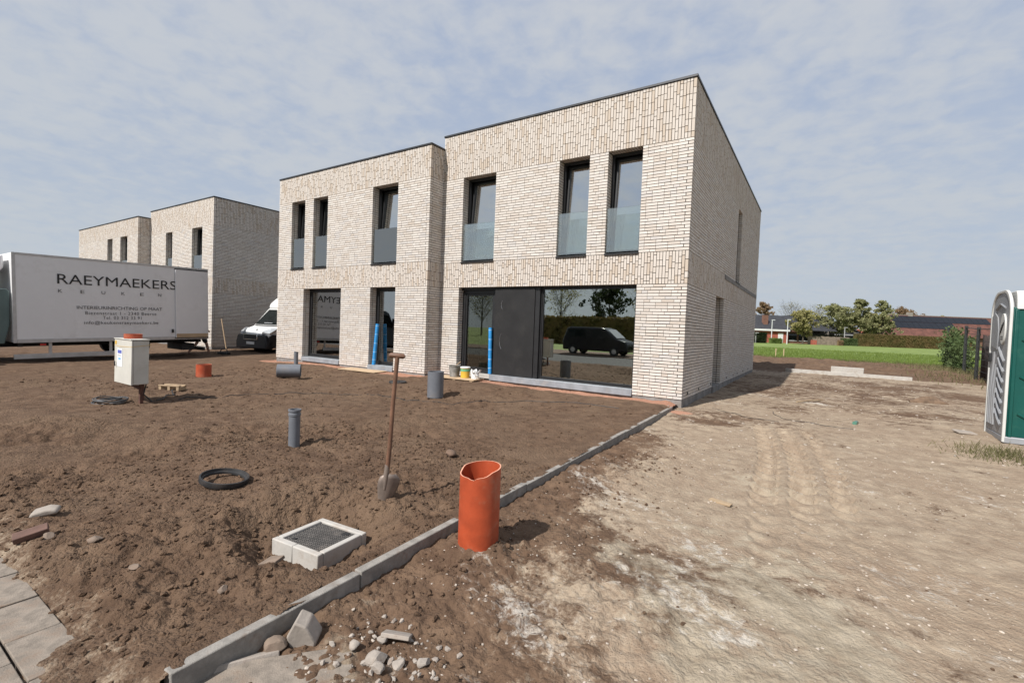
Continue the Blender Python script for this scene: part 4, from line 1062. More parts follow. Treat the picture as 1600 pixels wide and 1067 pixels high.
for i, (x, y, s_, lab) in enumerate(((0.25, -8.78, 0.06, 'brown earthy stone between kerb and offcut'), (0.70, -8.56, 0.055, 'largest white mortar lump in the rubble heap'), (0.80, -8.52, 0.038, 'white mortar lump right of the largest lump'),
                            (0.63, -8.47, 0.032, 'grey lump behind the largest mortar lump'), (0.90, -8.46, 0.036, 'rightmost white lump of the rubble heap'), (0.57, -8.58, 0.035, 'small grey lump at the slab edge'), (0.77, -8.62, 0.036, 'white lump at the front of the rubble heap'))):
    rock('rubble_lump', lab, (x, y, gz(x, y) + s_ * 0.35), (s_, s_ * 0.8, s_ * 0.7), 'fieldstone' if i == 0 else 'rubble', 40 + i, i * 1.1, 'rubble')
sl = MB().box(-0.07, 0.07, -0.05, 0.05, -0.01, 0.01)
o = tag(sl.build('slab_fragment', 'stone', None, bevel=0.004), 'flat grey slab fragment behind the mortar rubble', 'rubble'); o.location = (0.66, -8.40, gz(0.66, -8.40) + 0.02); o.rotation_euler = (rad(-25), rad(5), rad(30))
sl = MB().prism([(-0.08, -0.03), (0.03, -0.045), (0.07, 0.01), (-0.02, 0.035)], 'z', -0.01, 0.012)
o = tag(sl.build('stone_flake', 'fieldstone', None, bevel=0.003), 'flat brown stone flake before the manhole frame', 'stone'); o.location = (-0.50, -8.36, gz(-0.5, -8.36) + 0.014); o.rotation_euler = (rad(8), rad(-12), rad(40))
for i, (x, y, s_, lab) in enumerate(((-1.55, -8.95, 0.05, 'flat-topped brown stone in the lumpy soil at left'), (-0.98, -8.92, 0.035, 'rounded pale brown stone in the foreground soil'), (-0.38, -8.72, 0.034, 'brown stone in the soil left of the kerb start'), (-1.80, -9.12, 0.042, 'grey stone beside the red brick piece'))):
    rock('stone', lab, (x, y, gz(x, y) + s_ * 0.2), (s_, s_ * 0.85, s_ * 0.55), 'fieldstone', 60 + i, i * 0.8)
bp_ = tag(MB().box(-0.085, 0.085, -0.035, 0.035, -0.022, 0.022).build('brick_piece', 'brickred', None, bevel=0.005), 'dark red brick piece at the left edge of the soil', 'brick'); bp_.location = (-1.93, -9.17, gz(-1.93, -9.17) + 0.035); bp_.rotation_euler = (rad(20), rad(-12), rad(75))
pw = MB(); pw.prism([(-0.08, 0.0), (0.085, 0.0), (0.085, 0.03), (0.03, 0.05), (-0.06, 0.04)], 'y', -0.05, 0.05)
o = tag(pw.build('plastic_piece', 'stone', None, bevel=0.02, seg=3), 'dirty pale plastic piece at the left edge of the soil', 'debris'); o.location = (-2.32, -9.02, gz(-2.32, -9.02) - 0.005); o.rotation_euler = (rad(6), rad(-8), rad(60))
rock('soil_lump', 'dark dried soil lump alone on the raked soil', (-1.06, -6.0, gz(-1.06, -6.0) + 0.03), (0.07, 0.06, 0.05), 'clod', 77, 0.4, 'soil')
sk = MB()
for j in range(15):
    t_ = j / 14; w = 0.04 + 0.17 * math.sin(math.pi * min(1, t_ * 0.9 + 0.08)) * (0.5 + t_ * 0.7)
    for i in range(14):
        a = 2 * math.pi * i / 14
        sk.v.append((-0.75 + 1.25 * t_, w * 1.1 * math.cos(a) + 0.06 * math.sin(4 * t_), max(-0.03, w * math.sin(a) * (1 + 0.2 * math.sin(3 * a + 6 * t_))) + 0.02))
for j in range(14):
    for i in range(14): sk.f.append((j * 14 + i, j * 14 + (i + 1) % 14, (j + 1) * 14 + (i + 1) % 14, (j + 1) * 14 + i))
sk.f += [tuple(range(14))[::-1], tuple(range(14 * 14, 15 * 14))]
o = tag(sk.build('sack', 'sack', None, True), 'crumpled brown sack lying on the ground before the fence', 'sack'); o.location = (4.75, 5.7, gz(4.75, 5.7) - 0.02); o.rotation_euler = (0, 0, rad(12)); o.scale = (0.62, 0.8, 0.85)
bt = MB().lathe([(0.001, -0.1), (0.035, -0.098), (0.036, 0.04), (0.014, 0.09), (0.014, 0.13), (0.001, 0.13)], 16); bt.xform(Matrix.Rotation(rad(90), 4, 'Y'))
o = tag(bt.build('bottle', 'bottle', None, True), 'green glass bottle lying on the sandy ground', 'bottle'); o.location = (2.95, 0.75, gz(2.95, 0.75) + 0.02); o.rotation_euler = (0, 0, rad(75))
o = tag(MB().box(-0.13, 0.13, -0.09, 0.09, 0, 0.03).build('foam_block', 'stone', None, bevel=0.01), 'pale foam block at the foot of the portable toilet', 'debris'); o.location = (4.35, 0.35, gz(4.35, .35)); o.rotation_euler = (rad(5), rad(4), rad(20))
o = tag(MB().box(-0.1, 0.1, -0.03, 0.03, 0, 0.012).build('wood_scrap', 'wood', None), 'thin wood scrap lying in the middle of the sandy ground', 'debris'); o.location = (1.62, -5.25, gz(1.62, -5.25) + 0.004); o.rotation_euler = (rad(4), 0, rad(-15))
o = tag(MB().tube([(-0.55, 0, 0.03), (0, 0.02, 0.04), (0.5, 0, 0.03)], 0.018, 6).build('stick', 'wood', None), 'brown stick lying on the pale sand behind the tracks', 'stick'); o.location = (2.2, 3.2, gz(2.2, 3.2)); o.rotation_euler = (0, 0, rad(62))
for i, (x, lab) in enumerate(((-0.45, 'left wooden marking stake in the meadow'), (0.05, 'right wooden marking stake in the meadow'))):
    s_ = thing('stake', lab, 'stake', (x, 30.5 + 0.3 * i, -0.06))
    MB().box(-0.03, 0.03, -0.03, 0.03, -0.2, 0.62).build('post', 'board', s_, bevel=0.004)

# clods on the soil and grit on the drive: uncountable
def scatter(name, n, xr, yr, sz, mat, hf, label, keep=None, flat=0.7, power=2.2):
    t = (1 + 5 ** .5) / 2
    V0 = np.array([(-1, t, 0), (1, t, 0), (-1, -t, 0), (1, -t, 0), (0, -1, t), (0, 1, t), (0, -1, -t), (0, 1, -t), (t, 0, -1), (t, 0, 1), (-t, 0, -1), (-t, 0, 1)], float) / math.hypot(1, t)
    F0 = np.array([(0, 11, 5), (0, 5, 1), (0, 1, 7), (0, 7, 10), (0, 10, 11), (1, 5, 9), (5, 11, 4), (11, 10, 2), (10, 7, 6), (7, 1, 8), (3, 9, 4), (3, 4, 2), (3, 2, 6), (3, 6, 8), (3, 8, 9), (4, 9, 5), (2, 4, 11), (6, 2, 10), (8, 6, 7), (9, 8, 1)])
    x = rng.uniform(*xr, n); y = rng.uniform(*yr, n)
    if keep is not None:
        k = keep(x, y); x, y = x[k], y[k]
    n = len(x); s_ = sz[0] + (sz[1] - sz[0]) * rng.uniform(0, 1, n) ** power
    z = hf(x, y)
    V = V0[None] * (1 + rng.uniform(-0.33, 0.33, (n, 12, 1)))
    V = V * (s_[:, None, None] * rng.uniform(0.65, 1.25, (n, 1, 3))) * np.array([1, 1, flat])
    a = rng.uniform(0, 6.28, n); c, d = np.cos(a)[:, None], np.sin(a)[:, None]
    V = np.stack([V[..., 0] * c - V[..., 1] * d, V[..., 0] * d + V[..., 1] * c, V[..., 2]], -1) + np.stack([x, y, z + s_ * 0.15], 1)[:, None]
    o = np_mesh(name, V.reshape(-1, 3), (F0[None] + (np.arange(n) * 12)[:, None, None]).reshape(-1, 3), mat, None, False)
    return tag(o, label, 'soil', None, 'stuff')
inplot = lambda x, y: (x < kerb_x(y) - 0.06) & (y > -9.35) & ~((np.abs(x + 0.6) < 0.27) & (np.abs(y + 7.95) < 0.27))
scatter('soil_clods', 8000, (-3.6, 0.1), (-9.4, -5.5), (0.003, 0.022), 'soil', soil_h, 'small brown soil clods scattered over the near soil', inplot, 0.7, 2.6)
scatter('soil_clods', 3800, (-12, 0.0), (-7.5, -1.2), (0.006, 0.032), 'soil', soil_h, 'brown soil clods scattered over the farther soil', inplot, 0.6, 3.0)
scatter('grit', 5200, (0.22, 5.0), (-9.3, -2.5), (0.002, 0.012), 'gravel', drive_h, 'pale grit scattered over the near sandy ground', None, 0.5, 4)
scatter('grit', 1100, (0.3, 5.5), (-4, 12), (0.006, 0.028), 'gravel', drive_h, 'pale pebbles scattered over the farther sandy ground', None, 0.5, 3)
scatter('soil_crumbs', 3800, (0.2, 2.0), (-9.4, -4.0), (0.003, 0.022), 'soil', drive_h, 'brown soil crumbs along the foot of the kerb', lambda x, y: rng.uniform(0, 1, len(x)) < np.exp(-((x - kerb_x(y)) / 0.75) ** 2), 0.7)
scatter('drive_crumbs', 1500, (0.5, 5.5), (-9.2, 1.0), (0.002, 0.014), 'soil', drive_h, 'brown crumbs of earth strewn over the sandy ground', lambda x, y: fbm(x, y, 1.2, 3, 411) > 0.5, 0.6, 3.5)
scatter('rubble_bits', 90, (0.42, 1.0), (-8.75, -8.3), (0.004, 0.020), 'rubble', drive_h, 'small white mortar bits around the rubble heap', None, 0.8, 1.6)
n = 900; bx = 4.55 + rng.normal(0, 0.28, n); by = -0.95 + rng.normal(0, 0.22, n)
blades('dry_grass_tuft', bx, by, drive_h(bx, by), 0.11, 0.012, 'grass_dry', 'dry grass tuft at the foot of the portable toilet', 0.8)
n = 2600; bx = 8.0 + rng.normal(0, 1.1, n); by = 20 + rng.normal(0, 3.2, n)
blades('fence_grass', bx, by, drive_h(bx, by), 0.22, 0.03, 'grass_dry', 'tall dry grass along the dark fence', 0.6)
n = 5000; bx = rng.uniform(-3, 12, n); by = 26.8 + rng.normal(0, 0.7, n)
blades('field_edge_grass', bx, by, field_h(bx, by), 0.22, 0.05, 'grass_dry', 'ragged dry grass along the edge of the meadow', 0.6)

# ------------------------------------------------------------------ box truck (cab towards the street)
tk = thing('box_truck', 'white box truck with black kitchen-maker lettering parked beside the second house', 'truck', (-17.03, -6.47, -0.2))
tk.rotation_euler = (rad(1.5), 0, 0)
BZ0, BZ1, BL, BW = 0.58, 3.16, 5.14, 2.45      # local: box floor, top, length, width (towards -x)
bx_ = MB(); bx_.box(-BW, 0, 0, BL, BZ0, BZ1); boxo = bx_.build('cargo_box', 'truck', tk, bevel=0.012)
for (a, b, c, d, e_, f_) in ((-BW - .012, 0.012, -0.008, 0.07, BZ0 - .01, BZ1 + .012), (-BW - .012, 0.012, BL - 0.05, BL + 0.01, BZ0 - .01, BZ1 + .012)):
    MB().box(0.001, b, c, d, e_, f_).build('corner_rail', 'alu', boxo, bevel=0.006)
MB().box(0.001, 0.012, 0.072, BL - 0.052, BZ1 - 0.05, BZ1 + 0.012).build('top_rail', 'alu', boxo, bevel=0.004)
MB().box(0.001, 0.014, 0.072, BL - 0.052, BZ0 - 0.012, BZ0 + 0.10).build('bottom_rail', 'alu', boxo, bevel=0.004)
sd = MB(); sd.box(0.016, 0.055, BL - 1.08, BL - 0.012, BZ0 + 0.06, BZ1 - 0.09); sdo = sd.build('sliding_door', 'truck', boxo, bevel=0.008)
MB().box(0.056, 0.060, BL - 1.06, BL - 0.03, BZ0 + 0.065, BZ0 + 0.20).build('kick_plate', 'board', sdo)
MB().box(0.016, 0.062, BL - 1.10, BL - 0.01, BZ1 - 0.088, BZ1 - 0.062).build('door_track', 'chassis', sdo)
MB().box(0.016, 0.06, BL - 1.10, BL - 0.01, BZ0 + 0.035, BZ0 + 0.058).build('door_track', 'chassis', sdo)
MB().box(0.014, 0.05, BL - 1.20, BL - 1.14, BZ0 + 0.24, BZ0 + 0.36).build('latch', 'chassis', boxo)
# lettering: local y = world y + 6.47, local z = world z + 0.2 (minus the slope)
def side_text(body, y0, y1, z, hgt_, mat='letter', spacing=1.0):
    ml = Matrix(((0, 0, 1, 0.0135), (1, 0, 0, y0 + 6.47), (0, 1, 0, z + 0.2 - 0.0262 * (y0 + 6.47)), (0, 0, 0, 1)))
    text_part(body, y1 - y0, hgt_, mat, boxo, ml, spacing=spacing)
side_text('RAEYMAEKERS', -5.515, -2.37, 2.168, 0.295)
for i, ch_ in enumerate('KEUKEN'):
    yk = -5.50 + i * 0.515
    side_text(ch_, yk, yk + 0.095, 1.90 + 0.014 * i, 0.10, 'letter_grey')
side_text('INTERIEURINRICHTING OP MAAT', -5.08, -2.81, 1.425, 0.10, 'letter_grey')
side_text('Biezenstraat 1 - 2340 Beerse', -4.88, -2.985, 1.262, 0.10, 'letter_grey', 1.15)
side_text('Tel. 03 312 33 91', -4.445, -3.415, 1.128, 0.10, 'letter_grey', 1.15)
side_text('info@keukensraeymaekers.be', -4.91, -2.93, 0.96, 0.095, 'letter_grey', 1.1)
m = MB(); m.box(-1.75, -0.75, -1.6, BL - 0.1, 0.42, 0.56); m.box(-BW + 0.1, -0.1, 0.1, 0.2, 0.45, 0.565); m.box(-BW + .1, -.1, BL - .3, BL - .2, .45, .565); m.build('chassis', 'chassis', tk)
MB().box(-0.07, -0.02, 0.0, 2.35, 0.10, 0.24).build('side_guard', 'alu', tk, bevel=0.006)
for yy in (0.75, 2.2): MB().box(-0.10, -0.06, yy, yy + 0.07, 0.2, 0.57).build('guard_bracket', 'alu', tk)
for yy in (0.55, 2.55): MB().box(-0.03, -0.012, yy, yy + 0.13, 0.485, 0.535).build('marker_lamp', 'plastic_red', tk)
def wheel(parent, x, y, r, w, name='wheel'):
    m = MB(); m.lathe([(r * 0.55, -w / 2), (r * 0.9, -w / 2), (r, -w / 2 + 0.03), (r, w / 2 - 0.03), (r * 0.9, w / 2), (r * 0.55, w / 2)], 28, closed=True)
    T_ = Matrix.Translation((x, y, r)) @ Matrix.Rotation(rad(90), 4, 'Y')
    wo_ = m.xform(T_).build(name, 'tyre', parent, True)
    q = MB(); q.lathe([(0.001, w * 0.3), (r * 0.2, w * 0.32), (r * 0.5, w * 0.2), (r * 0.57, w * 0.42), (r * 0.57, -w * 0.42), (0.001, -w * 0.3)], 24); q.xform(T_).build('rim', 'alu', wo_, True)
for (x, y) in ((-0.28, 2.95), (-BW + 0.28, 2.95), (-0.30, -1.05), (-BW + 0.30, -1.05)): wheel(tk, x, y, 0.40, 0.30)
m = MB(); m.box(-1.55, -0.3, BL - 0.75, BL - 0.35, 0.16, 0.40); m.box(-1.9, -0.2, BL - 0.1, BL - 0.02, 0.12, 0.24); m.build('tail_lift', 'chassis', tk)
# cab
cp = [(-2.25, 0.38), (-2.28, 0.95), (-2.15, 1.35), (-1.72, 2.12), (-1.45, 2.26), (-0.36, 2.28), (-0.34, 0.42)]
MB().prism(cp, 'x', -BW + 0.14, -0.14).build('cab', 'cabpaint', tk, bevel=0.07, seg=3)
MB().prism([(-1.98, 1.38), (-1.66, 2.0), (-0.95, 2.02), (-0.95, 1.36)], 'x', -0.139, -0.125).build('side_window', 'darkglass', tk)
MB().add([(-BW + 0.26, -2.17, 1.40), (-0.26, -2.17, 1.40), (-0.3, -1.74, 2.14), (-BW + 0.3, -1.74, 2.14)], [(0, 1, 2, 3)]).build('windscreen', 'darkglass', tk)
MB().prism([(-0.42, 0.55), (-0.16, 0.55), (-0.05, 1.1), (-0.04, 2.05), (-0.10, 2.12), (-0.36, 2.12)], 'x', -0.16, -0.10).build('side_fairing', 'cab_fairing', tk, bevel=0.02)
df = MB(); df.prism([(-1.5, 2.27), (-1.1, 2.62), (-0.55, 2.98), (-0.10, 3.10), (-0.10, 2.72), (-0.45, 2.30)], 'x', -BW + 0.35, -0.30); df.build('roof_deflector', 'truck', tk, bevel=0.06, seg=3)
MB().box(-BW + 0.13, -0.13, -2.34, -2.1, 0.25, 0.62).build('bumper', 'blackplastic', tk, bevel=0.04)
MB().prism([(-1.6, 0.2), (-0.45, 0.2), (-0.45, 0.62), (-1.6, 0.62)], 'x', -0.135, -0.12).build('step', 'blackplastic', tk)
MB().box(-0.12, 0.10, -1.98, -1.88, 1.35, 1.85).build('mirror', 'blackplastic', tk, bevel=0.03)

# ------------------------------------------------------------------ white van between the houses
vn_ = thing('delivery_van', 'white delivery van with black bumper parked between the two brick houses', 'van', (-17.78, 0.66, -0.19), rad(3))
vn_.scale = (1.06, 1.06, 1.03)
pr = [(0.16, 0.32), (0.10, 0.80), (0.14, 0.93), (0.34, 1.05), (0.66, 1.17), (1.30, 1.92), (1.5, 2.02), (5.7, 2.04), (5.7, 0.35)]
MB().prism(pr, 'x', -0.98, 0.98).build('body', 'vanwhite', vn_, bevel=0.09, seg=4)
MB().prism([(1.26, 1.92), (1.34, 2.16), (1.6, 2.40), (2.1, 2.52), (5.68, 2.55), (5.68, 1.95)], 'x', -0.93, 0.93).build('high_roof', 'vanwhite', vn_, bevel=0.12, seg=4)
def on_slope(y, off=0.0):   # windscreen line
    t_ = (y - 0.66) / 0.64; return 1.17 + 0.75 * t_ + off
ws = MB(); ws.add([(-0.88, 0.70, on_slope(0.70) + .03), (0.88, 0.70, on_slope(0.70) + .03), (0.80, 1.25, on_slope(1.25) + .03), (-0.80, 1.25, on_slope(1.25) + .03)], [(0, 1, 2, 3)])
wso = ws.build('windscreen', 'darkglass', vn_)
MB().box(-0.80, 0.80, 0.63, 0.69, 1.185, 1.215).build('wiper_cowl', 'blackplastic', vn_)
m = MB(); m.tube([(-0.5, 0.70, 1.27), (0.05, 0.78, 1.37)], 0.012, 6); m.tube([(0.15, 0.70, 1.27), (0.62, 0.78, 1.37)], 0.012, 6); m.build('wiper', 'blackplastic', wso)
MB().box(-0.3, 0.25, 0.72, 0.80, 1.305, 1.318).build('paper', 'paper', wso)
bm_ = MB(); bm_.prism([(-1.02, 0.25), (1.02, 0.25), (1.02, 0.55), (0.90, 0.82), (-0.90, 0.82), (-1.02, 0.55)], 'y', -0.02, 0.30); bm_.build('bumper', 'blackplastic', vn_, bevel=0.05, seg=3)
gr_ = MB(); gr_.box(-0.46, 0.46, -0.045, 0.0, 0.60, 0.86); gro = gr_.build('grille_frame', 'chrome', vn_, bevel=0.03)
MB().box(-0.41, 0.41, -0.058, -0.046, 0.635, 0.825).build('grille', 'chassis', gro, bevel=0.01)
MB().box(-0.26, 0.26, -0.035, -0.021, 0.42, 0.53).build('number_plate', 'white', vn_)
MB().add([(-0.045, 0.20, 1.0), (0.045, 0.20, 1.0), (0.03, 0.27, 1.05), (-0.03, 0.27, 1.05)], [(0, 1, 2, 3)]).build('badge', 'chrome', vn_)
for s_ in (-1, 1):
    hd = MB(); hd.add([(s_ * 0.60, 0.085, 0.82), (s_ * 0.99, 0.16, 0.86), (s_ * 1.0, 0.52, 1.08), (s_ * 0.86, 0.33, 1.07), (s_ * 0.62, 0.11, 0.95)], [(0, 1, 2, 3, 4)] if s_ > 0 else [(4, 3, 2, 1, 0)])
    ho = hd.build('headlight', 'lamp', vn_); so = ho.modifiers.new('solid', 'SOLIDIFY'); so.thickness = 0.05; so.offset = 1
    cl_ = MB(); cl_.prism([(0.12, 0.30), (0.85, 0.30), (0.80, 0.62), (0.55, 0.82), (0.25, 0.85), (0.10, 0.75)], 'x', s_ * 0.975, s_ * 1.02); cl_.build('wing_cladding', 'blackplastic', vn_, bevel=0.02)
    ar = MB()
    for q in range(13):
        a = math.pi * q / 12
        for r_ in (0.36, 0.46): ar.v.append((s_ * 1.005, 1.0 - math.cos(a) * r_, 0.36 + math.sin(a) * r_))
    for q in range(12): ar.f.append((2 * q, 2 * q + 1, 2 * q + 3, 2 * q + 2))
    ao = ar.build('wheel_arch', 'blackplastic', vn_); so = ao.modifiers.new('solid', 'SOLIDIFY'); so.thickness = 0.03; so.offset = 0
    MB().prism([(1.02, 1.24), (1.45, 1.86), (2.2, 1.86), (2.2, 1.16), (1.1, 1.16)], 'x', s_ * 0.981, s_ * 0.99).build('side_window', 'darkglass', vn_)
    MB().box(s_ * 1.0 if s_ > 0 else -1.22, s_ * 1.22 if s_ > 0 else -1.0, 1.35, 1.47, 1.25, 1.65).build('mirror', 'blackplastic', vn_, bevel=0.03)
    for yy in (1.0, 4.75): wheel(vn_, s_ * 0.88, yy, 0.35, 0.24)

# dark people carrier on the far side of the street (seen in the window reflection)
dc = thing('parked_car', 'dark people carrier parked on the far side of the street', 'car', (-10.6, -20.4, -0.30))
prf = [(-2.3, 0.30), (-2.34, 0.9), (-2.2, 1.25), (-2.0, 1.82), (-1.7, 1.9), (0.5, 1.9), (0.85, 1.8), (1.65, 1.15), (2.3, 0.98), (2.42, 0.7), (2.42, 0.30)]
MB().prism(prf, 'y', -0.92, 0.92).build('body', 'darkcar', dc, bevel=0.09, seg=3)
MB().add([(0.93, -0.75, 1.76), (0.93, 0.75, 1.76), (1.6, 0.82, 1.2), (1.6, -0.82, 1.2)], [(0, 1, 2, 3)]).xform(Matrix.Translation((0.03, 0, 0.03))).build('windscreen', 'lamp', dc)
for s_ in (-1, 1):
    MB().prism([(-1.95, 1.2), (-1.85, 1.72), (0.5, 1.74), (1.15, 1.2)], 'y', s_ * 0.921, s_ * 0.93).build('side_window', 'darkglass', dc)
    for xx in (-1.5, 1.5):
        t0 = MB(); t0.lathe([(0.18, -0.11), (0.31, -0.11), (0.33, 0), (0.31, 0.11), (0.18, 0.11)], 24, closed=True); t0.xform(Matrix.Translation((xx, s_ * 0.86, 0.33)) @ Matrix.Rotation(rad(90), 4, 'X')).build('wheel', 'tyre', dc, True)
        t0 = MB(); t0.lathe([(0.001, 0.08), (0.19, 0.07), (0.19, -0.07), (0.001, -0.08)], 20); t0.xform(Matrix.Translation((xx, s_ * 0.87, 0.33)) @ Matrix.Rotation(rad(90), 4, 'X')).build('rim', 'alu', dc, True)

# ------------------------------------------------------------------ person behind the truck (only the legs show under it)
def person(loc, rz, label):
    p = thing('person', label, 'person', loc, rz)
    def skin(name, verts, edges, radii, mat, root=0, lev=2):
        me = D.meshes.new(name); me.from_pydata(verts, edges, []); me.materials.append(M[mat])
        o = D.objects.new(name, me); link(o, p)
        o.modifiers.new('skin', 'SKIN')
        sv = me.skin_vertices[0].data
        for i, r_ in enumerate(radii): sv[i].radius = (r_, r_) if not isinstance(r_, tuple) else r_
        sv[root].use_root = True
        s_ = o.modifiers.new('sub', 'SUBSURF'); s_.levels = lev; s_.render_levels = lev
        me.polygons.foreach_set('use_smooth', [True] * len(me.polygons)); return o
    # stride along local +x; right leg forward
    V = [(0, 0, 0.94), (0, 0, 1.15), (0.02, 0, 1.38), (0.03, 0, 1.50), (0.06, 0, 1.62), (0.08, 0, 1.74),
         (0.02, -0.10, 0.90), (0.20, -0.11, 0.50), (0.30, -0.11, 0.10), (0.40, -0.11, 0.045),
         (-0.02, 0.10, 0.90), (-0.10, 0.11, 0.50), (-0.38, 0.11, 0.14), (-0.30, 0.11, 0.05),
         (0.02, -0.20, 1.40), (0.10, -0.25, 1.12), (0.30, -0.20, 0.98), (0.02, 0.20, 1.40), (0.05, 0.26, 1.12), (0.28, 0.22, 1.0)]
    E_ = [(0, 1), (1, 2), (2, 3), (3, 4), (4, 5), (0, 6), (6, 7), (7, 8), (8, 9), (0, 10), (10, 11), (11, 12), (12, 13), (2, 14), (14, 15), (15, 16), (2, 17), (17, 18), (18, 19)]
    Rr = [(0.15, 0.11), (0.15, 0.11), (0.17, 0.11), 0.055, 0.10, 0.08, 0.088, 0.06, 0.042, 0.03, 0.088, 0.06, 0.042, 0.03, 0.055, 0.042, 0.03, 0.055, 0.042, 0.03]
    skin('body', V, E_, Rr, 'skin')
    skin('shirt', [V[0], V[1], V[2], V[14], (0.08, -0.24, 1.2), V[17], (0.04, 0.25, 1.2)], [(0, 1), (1, 2), (2, 3), (3, 4), (2, 5), (5, 6)], [(0.165, 0.125), (0.165, 0.125), (0.185, 0.125), 0.072, 0.065, 0.072, 0.065], 'cloth_grey')
    skin('shorts', [(0, 0, 1.0), V[6], (0.19, -0.11, 0.52), V[10], (-0.09, 0.11, 0.52)], [(0, 1), (1, 2), (0, 3), (3, 4)], [(0.165, 0.125), 0.108, 0.092, 0.108, 0.092], 'cloth_black')
    for (a, b) in (((0.27, -0.11, 0.055), (0.46, -0.11, 0.035)), ((-0.39, 0.11, 0.10), (-0.25, 0.11, 0.04))):
        skin('shoe', [a, ((a[0] + b[0]) / 2, a[1], (a[2] + b[2]) / 2 - 0.005), b], [(0, 1), (1, 2)], [0.055, 0.05, 0.04], 'cloth_black', 0, 2)
    MB().lathe([(0.001, 1.86), (0.07, 1.84), (0.105, 1.77), (0.108, 1.70), (0.08, 1.68)], 20, (0.06, 0, 0)).build('hair', 'hair', p, True)
    return p
person((-18.72, -0.88, -0.26), rad(75), 'person in black shorts standing behind the truck, only legs showing')
tl = thing('power_tool', 'black power tool on the ground behind the truck', 'tool', (-17.55, -0.52, -0.20), rad(30))
MB().box(-0.20, 0.20, -0.13, 0.13, 0.03, 0.16).build('housing', 'blackplastic', tl, bevel=0.03)
MB().tube([(-0.16, 0, 0.15), (-0.1, 0, 0.27), (0.1, 0, 0.27), (0.16, 0, 0.15)], 0.018, 8).build('carry_handle', 'blackplastic', tl, True)
MB().box(-0.28, 0.28, -0.15, 0.15, 0.0, 0.028).build('base_plate', 'chassis', tl, bevel=0.008)
o = tag(MB().tube([(0, 0, 0), (-0.30, -0.10, 1.42)], 0.024, 8).build('wooden_pole', 'board', None, True), 'wooden pole leaning on the shaded side wall of the farther house', 'pole'); o.location = (-19.70, 0.62, -0.16)

# ------------------------------------------------------------------ portable toilet
pt = thing('portable_toilet', 'green portable toilet with grey door and white roof at the right edge', 'toilet', (4.68, -0.12, -0.085), rad(-1.0))
PW, PD, PH = 1.16, 1.02, 2.05
MB().box(0.0, PW, 0.0, PD, 0.0, 0.10).build('base', 'loo_grey', pt, bevel=0.015)
MB().box(0.03, PW - 0.02, 0.03, PD - 0.03, 0.10, PH - 0.02).build('cabin', 'loo_green', pt, bevel=0.01)
def arch(y0, y1, z0, z1, n_=9):   # outline with rounded top corners
    r_ = 0.36; pts = [(y0, z0), (y1, z0)]
    for q in range(n_): a = math.pi / 2 * q / (n_ - 1); pts.append((y1 - r_ + r_ * math.cos(a), z1 - r_ + r_ * math.sin(a)))
    for q in range(n_): a = math.pi / 2 * (1 + q / (n_ - 1)); pts.append((y0 + r_ + r_ * math.cos(a), z1 - r_ + r_ * math.sin(a)))
    return pts
# door face on x = 0, facing -x
do = MB().prism(arch(0.044, PD - 0.044, 0.10, 2.265), 'x', 0.0, 0.05).build('door', 'loo_grey', pt, bevel=0.012)
outl = arch(0.0, PD, 0.02, 2.31, 13); inn = arch(0.042, PD - 0.042, 0.02, 2.268, 13)
fm = MB(); n_ = len(outl)
for x_ in (-0.012, 0.024): fm.v += [(x_, *p_) for p_ in outl] + [(x_, *p_) for p_ in inn]
for i in range(n_):
    j = (i + 1) % n_
    if i == 0: continue
    fm.f += [(i, j, n_ + j, n_ + i), (2 * n_ + i, 3 * n_ + i, 3 * n_ + j, 2 * n_ + j), (i, 2 * n_ + i, 2 * n_ + j, j), (n_ + i, n_ + j, 3 * n_ + j, 3 * n_ + i)]
fm.build('door_frame', 'loo_white', pt, bevel=0.008)
rf = MB(); prof_ = arch(0.0, PD, 2.0, 2.31, 9)
rf.prism([(0.0, 2.0), (PD, 2.0)] + [(PD - 0.02 - 0.10 * (1 - math.cos(a)), 2.0 + 0.28 * math.sin(a)) for a in np.linspace(0.1, math.pi / 2, 7)] + [(0.02 + 0.10 * (1 - math.cos(a)), 2.0 + 0.28 * math.sin(a)) for a in np.linspace(math.pi / 2, 0.1, 7)], 'x', 0.062, PW + 0.02)
rf.build('roof', 'loo_white', pt, bevel=0.03, seg=3)
# moulded relief of the door: ribs sweeping up, upper panels
for q in range(7):
    z0 = 0.2 + 0.16 * q
    MB().tube([(-0.004, 0.16, z0 + 0.05), (-0.006, 0.30, z0 + 0.13), (-0.004, 0.46, z0 + 0.26)], 0.022, 6).build('rib', 'loo_grey', do, True)
for q, (yy, zt_) in enumerate(((0.55, 0.95), (0.65, 1.15), (0.75, 1.35), (0.85, 1.05))):
    MB().tube([(-0.004, yy, 0.2), (-0.007, yy + 0.01, 0.2 + (zt_ - 0.2) * 0.6), (-0.004, yy - 0.06, zt_)], 0.02, 6).build('rib', 'loo_grey', do, True)
MB().prism([(0.56, 1.38), (0.93, 1.45), (0.93, 1.92), (0.78, 1.98), (0.62, 1.90), (0.54, 1.70)], 'x', -0.016, 0.0).build('panel', 'loo_grey', do, bevel=0.008)
MB().tube([(-0.004, 0.26, 2.03), (-0.008, 0.5, 2.10), (-0.004, 0.76, 2.02)], 0.016, 6).build('rib', 'loo_grey', do, True)
el = [(0.30 + 0.125 * math.cos(a), 1.71 + 0.235 * math.sin(a)) for a in np.linspace(0, 2 * math.pi, 33)[:-1]]
sg = MB().prism(el, 'x', -0.022, 0.0).build('badge', 'loo_white', do, bevel=0.004)
